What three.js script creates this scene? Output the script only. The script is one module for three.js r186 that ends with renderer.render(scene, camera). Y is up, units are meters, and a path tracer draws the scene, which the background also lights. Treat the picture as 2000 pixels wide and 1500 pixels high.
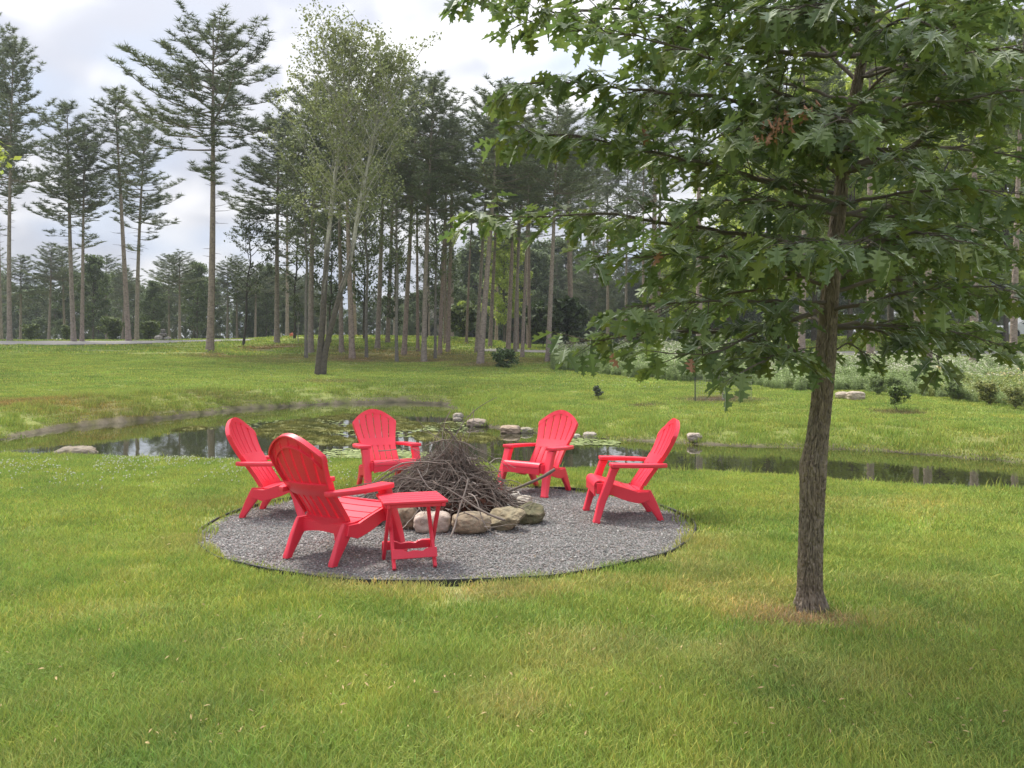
import * as THREE from 'three';
import { mergeGeometries, toCreasedNormals } from 'three/addons/utils/BufferGeometryUtils.js';
import { SimplexNoise } from 'three/addons/math/SimplexNoise.js';
import { RoundedBoxGeometry } from 'three/addons/geometries/RoundedBoxGeometry.js';

// ---------------------------------------------------------------- camera, exposure, sky, sun
const F = 1441, VH = 672, EYE = 1.33;            // focal length and horizon row in the photograph's pixels, eye height in metres
const scene = new THREE.Scene();
const camera = new THREE.PerspectiveCamera(2 * Math.atan(750 / F) * 180 / Math.PI, 2000 / 1500, 0.1, 900);
camera.position.set(0, EYE, 0);
camera.lookAt(0, EYE, -10);
camera.setViewOffset(2000, 1500, 0, 750 - VH, 2000, 1500);
const renderer = new THREE.WebGLRenderer({ antialias: true });
renderer.setSize(1024, 768);
renderer.toneMapping = THREE.LinearToneMapping;
renderer.toneMappingExposure = 2.6;
renderer.shadowMap.enabled = true;
const SKY_LEVEL = 0.39;                           // brightness of the cloud deck
const SUN_DIR = new THREE.Vector3(-0.34, 0.84, -0.38).normalize();
const sun = new THREE.DirectionalLight(new THREE.Color().setRGB(1.0, 0.95, 0.84), 2.0);
sun.position.copy(SUN_DIR).multiplyScalar(120);
sun.castShadow = true; sun.shadow.radius = 30;
sun.shadow.camera.left = -90; sun.shadow.camera.right = 90; sun.shadow.camera.top = 90; sun.shadow.camera.bottom = -90; sun.shadow.camera.far = 320;
scene.add(sun); scene.add(sun.target);

scene.fog = new THREE.FogExp2(new THREE.Color().setRGB(0.80, 0.85, 0.90), 0.0006);

// ---------------------------------------------------------------- random numbers, noise, textures
function rng(seed) { let a = seed >>> 0; return () => { a = (a + 0x6d2b79f5) | 0; let t = Math.imul(a ^ (a >>> 15), 1 | a); t = (t + Math.imul(t ^ (t >>> 7), 61 | t)) ^ t; return ((t ^ (t >>> 14)) >>> 0) / 4294967296; }; }
const simplex = new SimplexNoise({ random: rng(11) });
const clamp = (x, a = 0, b = 1) => Math.min(b, Math.max(a, x)), lerp = (a, b, t) => a + (b - a) * t;
const sstep = (a, b, x) => { const t = clamp((x - a) / (b - a)); return t * t * (3 - 2 * t); };
function fbm(x, y, oct = 4) { let s = 0, a = 0.5, f = 1; for (let i = 0; i < oct; i++) { s += a * simplex.noise(x * f + i * 17.3, y * f - i * 9.1); a *= 0.5; f *= 2.03; } return s; }
function fbm3(x, y, z, oct = 4) { let s = 0, a = 0.5, f = 1; for (let i = 0; i < oct; i++) { s += a * simplex.noise3d(x * f + i * 7.7, y * f, z * f - i * 5.3); a *= 0.5; f *= 2.03; } return s; }
const hash = (x, y, s) => { let h = Math.imul(x, 374761393) ^ Math.imul(y, 668265263) ^ Math.imul(s, 2147483647 ^ 951274213); h = Math.imul(h ^ (h >>> 13), 1274126177); return ((h ^ (h >>> 16)) >>> 0) / 4294967296; };
function tnoise(u, v, px, py, s) {               // tiling value noise, u and v in 0..1
  const x = u * px, y = v * py, x0 = Math.floor(x), y0 = Math.floor(y), fx = x - x0, fy = y - y0, a = fx * fx * (3 - 2 * fx), b = fy * fy * (3 - 2 * fy);
  const g = (i, j) => hash(((i % px) + px) % px, ((j % py) + py) % py, s);
  return lerp(lerp(g(x0, y0), g(x0 + 1, y0), a), lerp(g(x0, y0 + 1), g(x0 + 1, y0 + 1), a), b);
}
function tfbm(u, v, px, py, s, oct = 4) { let t = 0, a = 0.5, n = 0; for (let i = 0; i < oct; i++) { t += a * tnoise(u, v, px << i, py << i, s + i); n += a; a *= 0.55; } return t / n; }
const toS = (c) => (c <= 0.0031308 ? c * 12.92 : 1.055 * Math.pow(c, 1 / 2.4) - 0.055);
function colorTex(w, h, fn) {                     // fn gives linear colour
  const d = new Uint8Array(w * h * 4);
  for (let j = 0; j < h; j++) for (let i = 0; i < w; i++) { const c = fn((i + 0.5) / w, (j + 0.5) / h), o = (j * w + i) * 4; for (let k = 0; k < 3; k++) d[o + k] = clamp(toS(clamp(c[k]))) * 255; d[o + 3] = 255; }
  const t = new THREE.DataTexture(d, w, h); t.colorSpace = THREE.SRGBColorSpace; return finish(t);
}
function greyTex(w, h, fn) {
  const d = new Uint8Array(w * h * 4);
  for (let j = 0; j < h; j++) for (let i = 0; i < w; i++) { const c = clamp(fn((i + 0.5) / w, (j + 0.5) / h)) * 255, o = (j * w + i) * 4; d[o] = d[o + 1] = d[o + 2] = c; d[o + 3] = 255; }
  return finish(new THREE.DataTexture(d, w, h));
}
function finish(t) { t.wrapS = t.wrapT = THREE.RepeatWrapping; t.magFilter = THREE.LinearFilter; t.minFilter = THREE.LinearMipmapLinearFilter; t.needsUpdate = true; return t; }
const rep = (t, x, y) => { const c = t.clone(); c.repeat.set(x, y); c.needsUpdate = true; return c; };
const mix3 = (a, b, t) => [lerp(a[0], b[0], t), lerp(a[1], b[1], t), lerp(a[2], b[2], t)];
const rgb = (r, g, b) => new THREE.Color().setRGB(r, g, b);

// a broken deck of bright cloud: light grey and white with a few pale blue gaps
{
  const W = 1024, H = 512, d = new Float32Array(W * H * 4);
  for (let j = 0; j < H; j++) for (let i = 0; i < W; i++) {
    const el = ((j + 0.5) / H - 0.5) * Math.PI, az = ((i + 0.5) / W - 0.5) * 2 * Math.PI, y = Math.sin(el), c = Math.cos(el), x = c * Math.cos(az), z = c * Math.sin(az), o = (j * W + i) * 4;
    const yy = Math.max(y, 0), k = 1 / (yy + 0.28), px = x * k, pz = z * k;
    const n = fbm(px * 1.25 + 3.1, pz * 1.25 + 0.4, 6), m = fbm(px * 0.7 - 5, pz * 0.7 + 8, 4), w = fbm(px * 3.2 + n * 0.9, pz * 3.2 - m * 0.9, 5);
    let t = sstep(-0.26, 0.34, n * 0.85 + w * 0.5 - 0.05);
    let col = mix3([0.64, 0.665, 0.755], [1.00, 1.0, 1.03], t);
    const gap = sstep(0.02, 0.36, m - 0.35 * n) * 0.65;
    col = mix3(col, [0.62, 0.73, 0.93], gap);
    const lift = 0.84 + 1.15 * yy;                // an overcast sky is brighter overhead
    for (let q = 0; q < 3; q++) d[o + q] = col[q] * SKY_LEVEL * lift * (y < 0 ? 0.3 : 1);
    d[o + 3] = 1;
  }
  const t = new THREE.DataTexture(d, W, H, THREE.RGBAFormat, THREE.FloatType);
  t.mapping = THREE.EquirectangularReflectionMapping; t.magFilter = THREE.LinearFilter; t.needsUpdate = true;
  scene.background = t; scene.environment = t; scene.environmentIntensity = 1;
}

// ---------------------------------------------------------------- names and labels
const taken = {};
function numbered(name) { const n = taken[name] = (taken[name] ?? -1) + 1; return n ? name + '_' + String(n).padStart(3, '0') : name; }
function tag(o, label, category, group, kind) { if (label) o.userData.label = label; if (category) o.userData.category = category; if (group) o.userData.group = group; if (kind) o.userData.kind = kind; return o; }
function thing(name, label, category, pos = [0, 0, 0], turn = 0, group) { const o = new THREE.Group(); o.name = numbered(name); o.position.set(...pos); o.rotation.y = turn; tag(o, label, category, group); scene.add(o); return o; }
function part(name, geo, mat, parent = scene) { const m = new THREE.Mesh(geo, mat); m.name = parent === scene ? numbered(name) : name; m.castShadow = m.receiveShadow = true; parent.add(m); return m; }
function instanced(name, geo, mat, mats, cols, parent = scene) {
  const m = new THREE.InstancedMesh(geo, mat, mats.length); m.name = parent === scene ? numbered(name) : name;
  mats.forEach((q, i) => m.setMatrixAt(i, q)); if (cols) cols.forEach((c, i) => m.setColorAt(i, c));
  m.castShadow = m.receiveShadow = true; m.userData.kind = 'stuff'; parent.add(m); return m;
}
const V = (x, y, z) => new THREE.Vector3(x, y, z);
const _p = V(0, 0, 0), _q = new THREE.Quaternion(), _s = V(1, 1, 1), _e = new THREE.Euler();
const matrix = (p, e, s) => new THREE.Matrix4().compose(_p.set(...p), _q.setFromEuler(_e.set(e[0], e[1], e[2], 'YXZ')), typeof s === 'number' ? _s.set(s, s, s) : _s.set(...s));

// ---------------------------------------------------------------- geometry helpers
class MB {                                        // collects triangles
  constructor() { this.p = []; this.c = []; this.i = []; this.uv = []; }
  v(x, y, z, c, u = 0, w = 0) { this.p.push(x, y, z); if (c) this.c.push(c[0], c[1], c[2]); this.uv.push(u, w); return this.p.length / 3 - 1; }
  tri(a, b, c) { this.i.push(a, b, c); }
  quad(a, b, c, d) { this.i.push(a, b, c, a, c, d); }
  tube(pts, rad, seg = 6, col, uvScale = 1, capEnd = true) {   // pts Vector3[], rad numbers
    const n = pts.length, up = V(0, 0, 0), t = V(0, 0, 0), a = V(0, 0, 0), b = V(0, 0, 0); let first = -1, len = 0;
    a.set(1, 0, 0);
    for (let i = 0; i < n; i++) {
      t.subVectors(pts[Math.min(n - 1, i + 1)], pts[Math.max(0, i - 1)]).normalize();
      a.addScaledVector(t, -a.dot(t)); if (a.lengthSq() < 1e-6) a.set(0, 0, 1).addScaledVector(t, -t.z); a.normalize(); b.crossVectors(t, a);
      if (i) len += pts[i].distanceTo(pts[i - 1]);
      for (let k = 0; k <= seg; k++) {
        const w = k / seg * Math.PI * 2, x = Math.cos(w) * rad[i], y = Math.sin(w) * rad[i];
        const c = typeof col === 'function' ? col(i / (n - 1), w, pts[i]) : col;
        const id = this.v(pts[i].x + a.x * x + b.x * y, pts[i].y + a.y * x + b.y * y, pts[i].z + a.z * x + b.z * y, c, k / seg, len * uvScale);
        if (k === 0 && i === 0) first = id;
      }
    }
    for (let i = 0; i < n - 1; i++) for (let k = 0; k < seg; k++) { const o = first + i * (seg + 1) + k; this.quad(o, o + 1, o + seg + 2, o + seg + 1); }
    if (capEnd) { const o = first + (n - 1) * (seg + 1), p = pts[n - 1]; const m = this.v(p.x, p.y, p.z, typeof col === 'function' ? col(1, 0, p) : col); for (let k = 0; k < seg; k++) this.tri(o + k, o + k + 1, m); }
  }
  geo(smooth = true) {
    const g = new THREE.BufferGeometry();
    g.setAttribute('position', new THREE.Float32BufferAttribute(this.p, 3)); g.setAttribute('uv', new THREE.Float32BufferAttribute(this.uv, 2));
    if (this.c.length) g.setAttribute('color', new THREE.Float32BufferAttribute(this.c, 3));
    g.setIndex(this.i); if (smooth) g.computeVertexNormals(); return g;
  }
}
const clean = (g) => { const n = g.index ? g.toNonIndexed() : g; for (const k of Object.keys(n.attributes)) if (!['position', 'normal', 'uv'].includes(k)) n.deleteAttribute(k); return n; };
const join = (...gs) => mergeGeometries(gs.flat().map(clean));
// closed slab between two sheets: fn(u, v, side 0 or 1) -> [x, y, z]
function slab(fn, nu, nv, crease = 0.7) {
  const m = new MB(), id = (s, i, j) => s * (nu + 1) * (nv + 1) + j * (nu + 1) + i;
  for (let s = 0; s < 2; s++) for (let j = 0; j <= nv; j++) for (let i = 0; i <= nu; i++) { const p = fn(i / nu, j / nv, s); m.v(p[0], p[1], p[2], null, p[0], p[1] + p[2]); }
  for (let j = 0; j < nv; j++) for (let i = 0; i < nu; i++) { m.quad(id(0, i, j), id(0, i + 1, j), id(0, i + 1, j + 1), id(0, i, j + 1)); m.quad(id(1, i, j), id(1, i, j + 1), id(1, i + 1, j + 1), id(1, i + 1, j)); }
  for (let i = 0; i < nu; i++) { m.quad(id(0, i, 0), id(1, i, 0), id(1, i + 1, 0), id(0, i + 1, 0)); m.quad(id(0, i, nv), id(0, i + 1, nv), id(1, i + 1, nv), id(1, i, nv)); }
  for (let j = 0; j < nv; j++) { m.quad(id(0, 0, j), id(0, 0, j + 1), id(1, 0, j + 1), id(1, 0, j)); m.quad(id(0, nu, j), id(1, nu, j), id(1, nu, j + 1), id(0, nu, j + 1)); }
  return toCreasedNormals(m.geo(), crease);
}
// loft of rounded rectangles: sections of {p:[x,y,z], w, d, r} lying flat in x and z
function loftRect(secs, corner = 3) {
  const m = new MB(), n = 4 * (corner + 1);
  for (const s of secs) {
    const r = Math.min(s.r ?? 0.008, s.w / 2.01, s.d / 2.01);
    for (let q = 0; q < 4; q++) for (let k = 0; k <= corner; k++) {
      const a = (q + k / corner) * Math.PI / 2, cx = (q === 0 || q === 3 ? 1 : -1) * (s.w / 2 - r), cz = (q < 2 ? 1 : -1) * (s.d / 2 - r);
      m.v(s.p[0] + cx + Math.cos(a) * r, s.p[1], s.p[2] + cz + Math.sin(a) * r, null, (q + k / corner) / 4, s.p[1]);
    }
  }
  for (let i = 0; i < secs.length - 1; i++) for (let k = 0; k < n; k++) { const a = i * n + k, b = i * n + (k + 1) % n; m.quad(a, a + n, b + n, b); }
  for (const i of [0, secs.length - 1]) { const c = m.v(...secs[i].p, null, 0, 0); for (let k = 0; k < n; k++) { const a = i * n + k, b = i * n + (k + 1) % n; i ? m.tri(c, b, a) : m.tri(c, a, b); } }
  return toCreasedNormals(m.geo(), 0.8);
}
const boxAt = (w, h, d, x, y, z, r = 0.004, rx = 0, ry = 0, rz = 0) => { const g = new RoundedBoxGeometry(w, h, d, 2, Math.min(r, w / 2.1, h / 2.1, d / 2.1)); g.applyMatrix4(matrix([x, y, z], [rx, ry, rz], 1)); return g; };
function spline(xs, ys) {                          // monotone cubic through (xs, ys)
  const n = xs.length, m = []; for (let i = 0; i < n; i++) { const a = i ? (ys[i] - ys[i - 1]) / (xs[i] - xs[i - 1]) : null, b = i < n - 1 ? (ys[i + 1] - ys[i]) / (xs[i + 1] - xs[i]) : null; m.push(a === null ? b : b === null ? a : a * b <= 0 ? 0 : 2 * a * b / (a + b)); }
  return (x) => { if (x <= xs[0]) return ys[0] + m[0] * (x - xs[0]); if (x >= xs[n - 1]) return ys[n - 1] + m[n - 1] * (x - xs[n - 1]); let i = 0; while (x > xs[i + 1]) i++; const h = xs[i + 1] - xs[i], t = (x - xs[i]) / h, t2 = t * t, t3 = t2 * t; return (2 * t3 - 3 * t2 + 1) * ys[i] + (t3 - 2 * t2 + t) * h * m[i] + (3 * t2 - 2 * t3) * ys[i + 1] + (t3 - t2) * h * m[i + 1]; };
}
const at = (u, v, d) => V((u - 1000) / F * d, EYE - (v - VH) / F * d, -d);   // photograph pixel at a distance -> point

// ---------------------------------------------------------------- the land
const SLOPE = (740 - VH) / F, WATER = -0.85;
const landCols = [                                  // [column, then (distance, row) pairs beyond the pond]
  [-700, [18.5, 805], [22, 775], [30, 735], [44, 698], [55, 674], [60, 667]],
  [0, [18.5, 805], [22, 775], [30, 735], [44, 698], [55, 674], [60, 667]],
  [250, [22.3, 772], [27, 755], [33, 731], [45, 700], [55, 674], [60, 667]],
  [450, [25.7, 762], [33, 738], [42, 711], [50, 690], [56, 672], [61, 665]],
  [625, [28.7, 752], [36, 731], [41, 713], [47, 694], [53, 674], [62, 657]],
  [800, [29.5, 748], [35, 735], [40, 720], [45, 704], [52, 682], [62, 658]],
  [900, [25, 768], [31, 748], [38, 728], [44, 706], [52, 684], [62, 662]],
  [1000, [20.5, 795], [26, 764], [33, 740], [38, 724], [44, 706], [51, 688], [60, 677]],
  [1200, [18.4, 821], [24, 771], [30, 741], [37, 722], [46, 697], [56, 684]],
  [1400, [17.4, 826], [22.5, 774], [28, 748], [37, 717], [46, 695], [56, 685]],
  [1750, [16.5, 829], [21, 781], [25, 763], [33, 730], [46, 696], [55, 668], [64, 655]],
  [2000, [15.2, 843], [19.5, 796], [23.5, 769], [33, 730], [46, 696], [57, 664], [66, 653]],
  [2700, [15.2, 843], [19.5, 796], [23.5, 769], [33, 730], [46, 696], [57, 664], [66, 653]],
].map(([u, ...p]) => { const last = p[p.length - 1], yl = EYE - (last[1] - VH) / F * last[0]; return [u, spline([0, 8, 13, ...p.map((q) => q[0]), 110, 320], [0, -8 * SLOPE, -13 * SLOPE, ...p.map((q) => EYE - (q[1] - VH) / F * q[0]), yl + 0.3, yl + 2])]; });
function land(x, z) {
  const d = -z; if (d < 0) return Math.max(d, -40) * -SLOPE * 0.5;
  if (d <= 12) return -SLOPE * d;
  const u = clamp(1000 + F * x / d, -699, 2699); let i = 0; while (u > landCols[i + 1][0]) i++;
  const t = (u - landCols[i][0]) / (landCols[i + 1][0] - landCols[i][0]), s = t * t * (3 - 2 * t);
  return lerp(landCols[i][1](d), landCols[i + 1][1](d), s) + 0.03 * fbm(x * 0.35, z * 0.35, 2) * sstep(12, 20, d);
}
// pond outline: near side from the edge of the lawn, far side from the waterline
const nearLip = [[-500, 884], [-200, 885], [0, 886], [100, 888], [200, 890], [300, 893], [440, 896], [560, 898], [700, 899], [860, 903], [960, 910], [1100, 916], [1300, 922], [1500, 930], [1600, 938], [1700, 947], [1800, 953], [1900, 957], [2000, 959], [2300, 968]];
const farShore = [[2400, 925], [2150, 915], [2000, 905], [1850, 891], [1700, 880], [1600, 876], [1450, 872], [1357, 869], [1300, 864], [1230, 861], [1150, 856], [1100, 853], [1030, 845], [985, 841], [935, 831], [905, 815], [896, 806], [885, 797], [850, 789], [780, 786], [700, 787], [600, 791], [490, 799], [385, 810], [297, 820], [210, 828], [119, 839], [52, 850], [0, 861], [-120, 866], [-300, 872]];
const pond = [...nearLip.map(([u, v]) => { const d = F * EYE / (v - 740) + 0.75; return [(u - 1000) / F * d, -d]; }), ...farShore.map(([u, v]) => { const d = F * (EYE - WATER) / (v - VH); return [(u - 1000) / F * d, -d]; })];
const nNear = nearLip.length;
function pondDist(x, z) {                           // [signed distance (outside positive), whether the nearest bank is the near one]
  let best = 1e9, near = false, inside = false;
  for (let i = 0, j = pond.length - 1; i < pond.length; j = i++) {
    const a = pond[j], b = pond[i], ex = b[0] - a[0], ez = b[1] - a[1], wx = x - a[0], wz = z - a[1], t = clamp((wx * ex + wz * ez) / (ex * ex + ez * ez)), dx = wx - ex * t, dz = wz - ez * t, q = dx * dx + dz * dz;
    if (q < best) { best = q; near = i < nNear && i > 0; }
    if ((a[1] > z) !== (b[1] > z) && x < ex * (z - a[1]) / ez + a[0]) inside = !inside;
  }
  const s = Math.sqrt(best) + (simplex.noise(x * 0.9, z * 0.9) * 0.13 + simplex.noise(x * 3, z * 3) * 0.05);
  return [inside ? -Math.sqrt(best) : s, near];
}
function shore(x, z) { return (-z < 6 || -z > 40 || Math.abs(x) > 30) ? [99, false] : pondDist(x, z); }
function H(x, z, sh) {
  const y = land(x, z), [s, near] = sh ?? shore(x, z);
  if (s < 0) return WATER - 0.06 - Math.min(0.5, -s * 0.3);
  const w = near ? 0.85 : 1.7; if (s >= w) return y;
  const t = s / w, k = near ? sstep(0, 1, t) : Math.pow(t, 0.75) * (1 - 0.25 * t) / 0.75;
  return lerp(WATER - 0.06, y, clamp(k));
}
function hit(u, v) {                                 // where the sight line through a pixel of the photograph meets the land
  let d = 1.5; const step = 0.05;
  for (; d < 160; d += step * (1 + d * 0.03)) { if (EYE - (v - VH) / F * d <= H((u - 1000) / F * d, -d)) break; }
  if (d >= 160) d = 73;
  const x = (u - 1000) / F * d; return V(x, H(x, -d), -d);
}
const FIRE = [-0.56, -7.02], BED_R = 2.23;
const bedDist = (x, z) => Math.hypot(x - FIRE[0], z - FIRE[1]) - BED_R;
// patches of other growth on the lawn: column, row, radius across and along in metres, colour, strength
const STRAW = [0.56, 0.46, 0.20], SOIL = [0.16, 0.10, 0.065], RUST = [0.36, 0.19, 0.085], LUSH = [0.15, 0.29, 0.05], NEEDLE = [0.27, 0.19, 0.10];
const patches = [
  [100, 785, 2.6, 1.6, RUST, 0.75], [180, 800, 2.2, 1.0, RUST, 0.7], [250, 800, 1.5, 0.8, [0.26, 0.13, 0.08], 0.7], [410, 775, 1.5, 0.7, SOIL, 0.9], [480, 772, 1.3, 0.5, SOIL, 0.6], [330, 790, 3, 1.2, [0.32, 0.28, 0.08], 0.5],
  [1500, 1200, 0.35, 0.22, STRAW, 0.9], [1590, 1215, 0.30, 0.16, [0.45, 0.33, 0.19], 0.9], [1450, 1150, 0.5, 0.35, STRAW, 0.55], [1690, 1215, 0.35, 0.15, STRAW, 0.5], [1340, 1100, 0.45, 0.35, STRAW, 0.55], [1380, 1060, 0.3, 0.4, STRAW, 0.5], [1250, 1150, 0.5, 0.2, STRAW, 0.45],
  [840, 1158, 0.7, 0.14, STRAW, 0.7], [680, 1150, 0.5, 0.14, STRAW, 0.5], [1010, 1160, 0.5, 0.16, STRAW, 0.6], [860, 1150, 0.16, 0.05, [0.25, 0.12, 0.07], 0.9],
  [1130, 1250, 0.35, 0.14, STRAW, 0.5], [1040, 1400, 0.18, 0.1, STRAW, 0.6], [1100, 1300, 0.3, 0.2, STRAW, 0.4], [960, 1360, 0.25, 0.2, STRAW, 0.35], [1400, 1280, 0.6, 0.2, STRAW, 0.45], [1650, 1330, 0.5, 0.25, STRAW, 0.35], [600, 1270, 0.4, 0.2, STRAW, 0.3], [250, 1200, 0.5, 0.25, STRAW, 0.3], [1840, 1150, 0.5, 0.25, STRAW, 0.35],
  [1720, 990, 1.2, 0.6, STRAW, 0.35], [430, 990, 0.6, 0.5, STRAW, 0.3], [400, 1060, 0.3, 0.4, STRAW, 0.5],
  [410, 692, 1.6, 1.4, NEEDLE, 0.8], [540, 678, 2.4, 1.6, [0.30, 0.16, 0.09], 0.8], [450, 697, 3, 1.0, NEEDLE, 0.6], [640, 745, 2.2, 1.2, NEEDLE, 0.5], [690, 703, 2, 1.4, NEEDLE, 0.75], [620, 700, 5, 3, NEEDLE, 0.5], [760, 690, 5, 4, NEEDLE, 0.55], [880, 695, 5, 3.5, NEEDLE, 0.5], [940, 712, 2, 1.4, NEEDLE, 0.7], [1020, 705, 5, 2.5, NEEDLE, 0.5], [830, 705, 2, 1.2, NEEDLE, 0.7],
  [1270, 790, 0.55, 0.35, SOIL, 0.95], [1410, 779, 1.1, 0.7, [0.24, 0.17, 0.12], 0.9], [1750, 803, 0.5, 0.35, [0.20, 0.14, 0.08], 0.8], [1990, 860, 1.2, 0.6, RUST, 0.5], [1168, 782, 0.3, 0.2, SOIL, 0.5],
].map(([u, v, rx, rz, c, s]) => { const p = hit(u, v); return { x: p.x, z: p.z, rx, rz, c, s: c === STRAW ? s * 0.65 : c === RUST ? s * 0.8 : s }; });
function lawnColor(x, z, sh) {                       // what grows there: linear colour of the blades
  const n = fbm(x * 0.5 + 3, z * 0.5, 3), m = fbm(x * 1.9, z * 1.9 + 7, 3), f = fbm(x * 6, z * 6, 2);
  let c = mix3([0.268, 0.375, 0.084], [0.41, 0.475, 0.096], clamp(0.5 + 0.75 * n + 0.25 * f));
  c = mix3(c, LUSH, 0.42 * sstep(0.05, 0.40, m));
  c = mix3(c, STRAW, 0.15 * sstep(0.12, 0.5, fbm(x * 1.1 + 20, z * 1.6, 3)));
  for (const p of patches) { const q = Math.hypot((x - p.x) / p.rx, (z - p.z) / p.rz); if (q < 1.5) c = mix3(c, p.c, p.s * sstep(1.35, 0.35, q + 0.45 * m + 0.25 * f)); }
  if (sh && sh[0] < 3.2 && !sh[1]) c = mix3(c, [0.31, 0.38, 0.075], 0.55 * sstep(3.2, 1, sh[0]));
  return c;
}
const graded = (lo, hi, fine0, fine1, step, grow) => { const a = []; for (let x = fine0, s = step; x > lo; s *= grow) { x -= s; a.unshift(x); } for (let x = fine0; x < fine1; x += step) a.push(x); for (let x = fine1, s = step; x < hi; s *= grow) { a.push(x); x += s; } a.push(hi); return a; };
{
  const xs = graded(-420, 420, -20, 20, 0.26, 1.05), zs = graded(-420, 120, -44, -7, 0.2, 1.035), m = new MB();
  for (const z of zs) for (const x of xs) {
    const sh = shore(x, z), y = H(x, z, sh) - (bedDist(x, z) < 0.02 ? 0.03 : 0); let c = lawnColor(x, z, sh);
    c = mix3(c, [0.20, 0.16, 0.09], 0.35);
    if (sh[0] < 0.5 && !sh[1]) c = mix3([0.20, 0.165, 0.12], c, sstep(0.14, 0.42, sh[0] + 0.12 * fbm(x * 2, z * 2, 2)));
    if (sh[0] < 0.1) c = [0.07, 0.06, 0.035];
    m.v(x, y, z, c, x, -z);
  }
  const n = xs.length; for (let j = 0; j < zs.length - 1; j++) for (let i = 0; i < n - 1; i++) { const o = j * n + i; m.quad(o, o + n, o + n + 1, o + 1); }
  const turf = colorTex(512, 512, (u, v) => { const a = tfbm(u, v, 8, 8, 3, 5), b = tnoise(u, v, 220, 90, 9), k = 0.55 + 0.6 * a + 0.25 * (b - 0.5); return [k, k, k * 0.95]; });
  const bump = greyTex(512, 512, (u, v) => 0.5 * tfbm(u, v, 20, 20, 5, 4) + 0.5 * tnoise(u, v, 200, 200, 6));
  const mat = new THREE.MeshStandardMaterial({ vertexColors: true, roughness: 0.95, map: rep(turf, 1 / 1.7, 1 / 1.7), bumpMap: rep(bump, 1 / 1.3, 1 / 1.3), bumpScale: 0.02 });
  tag(part('ground', m.geo(), mat), 'grassy lawn sloping to the pond and rising beyond it', 'lawn', null, 'structure');
}
// the pond
const waterMat = new THREE.MeshPhysicalMaterial({ color: rgb(0.028, 0.030, 0.012), roughness: 0.02, ior: 1.45, clearcoat: 0.55, clearcoatRoughness: 0.02 });
waterMat.bumpMap = rep(greyTex(512, 512, (u, v) => 0.6 * tfbm(u, v, 9, 5, 31, 3) + 0.4 * tnoise(u, v, 40, 26, 35)), 1 / 3.2, 1 / 3.2); waterMat.bumpScale = 0.0014;
{
  const s = new THREE.Shape(pond.map(([x, z]) => { const cx = -3, cz = -18, k = 1 + 0.6 / Math.hypot(x - cx, z - cz); return new THREE.Vector2(cx + (x - cx) * k, -(cz + (z - cz) * k)); })), g = new THREE.ShapeGeometry(s);
  g.rotateX(-Math.PI / 2); const uv = g.attributes.uv, p = g.attributes.position; for (let i = 0; i < uv.count; i++) uv.setXY(i, p.getX(i), p.getZ(i));
  g.computeVertexNormals();
  const w = part('pond_water', g, waterMat); w.position.y = WATER; tag(w, 'still dark pond reflecting trees and bank', 'pond', null, 'structure');
}
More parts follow.
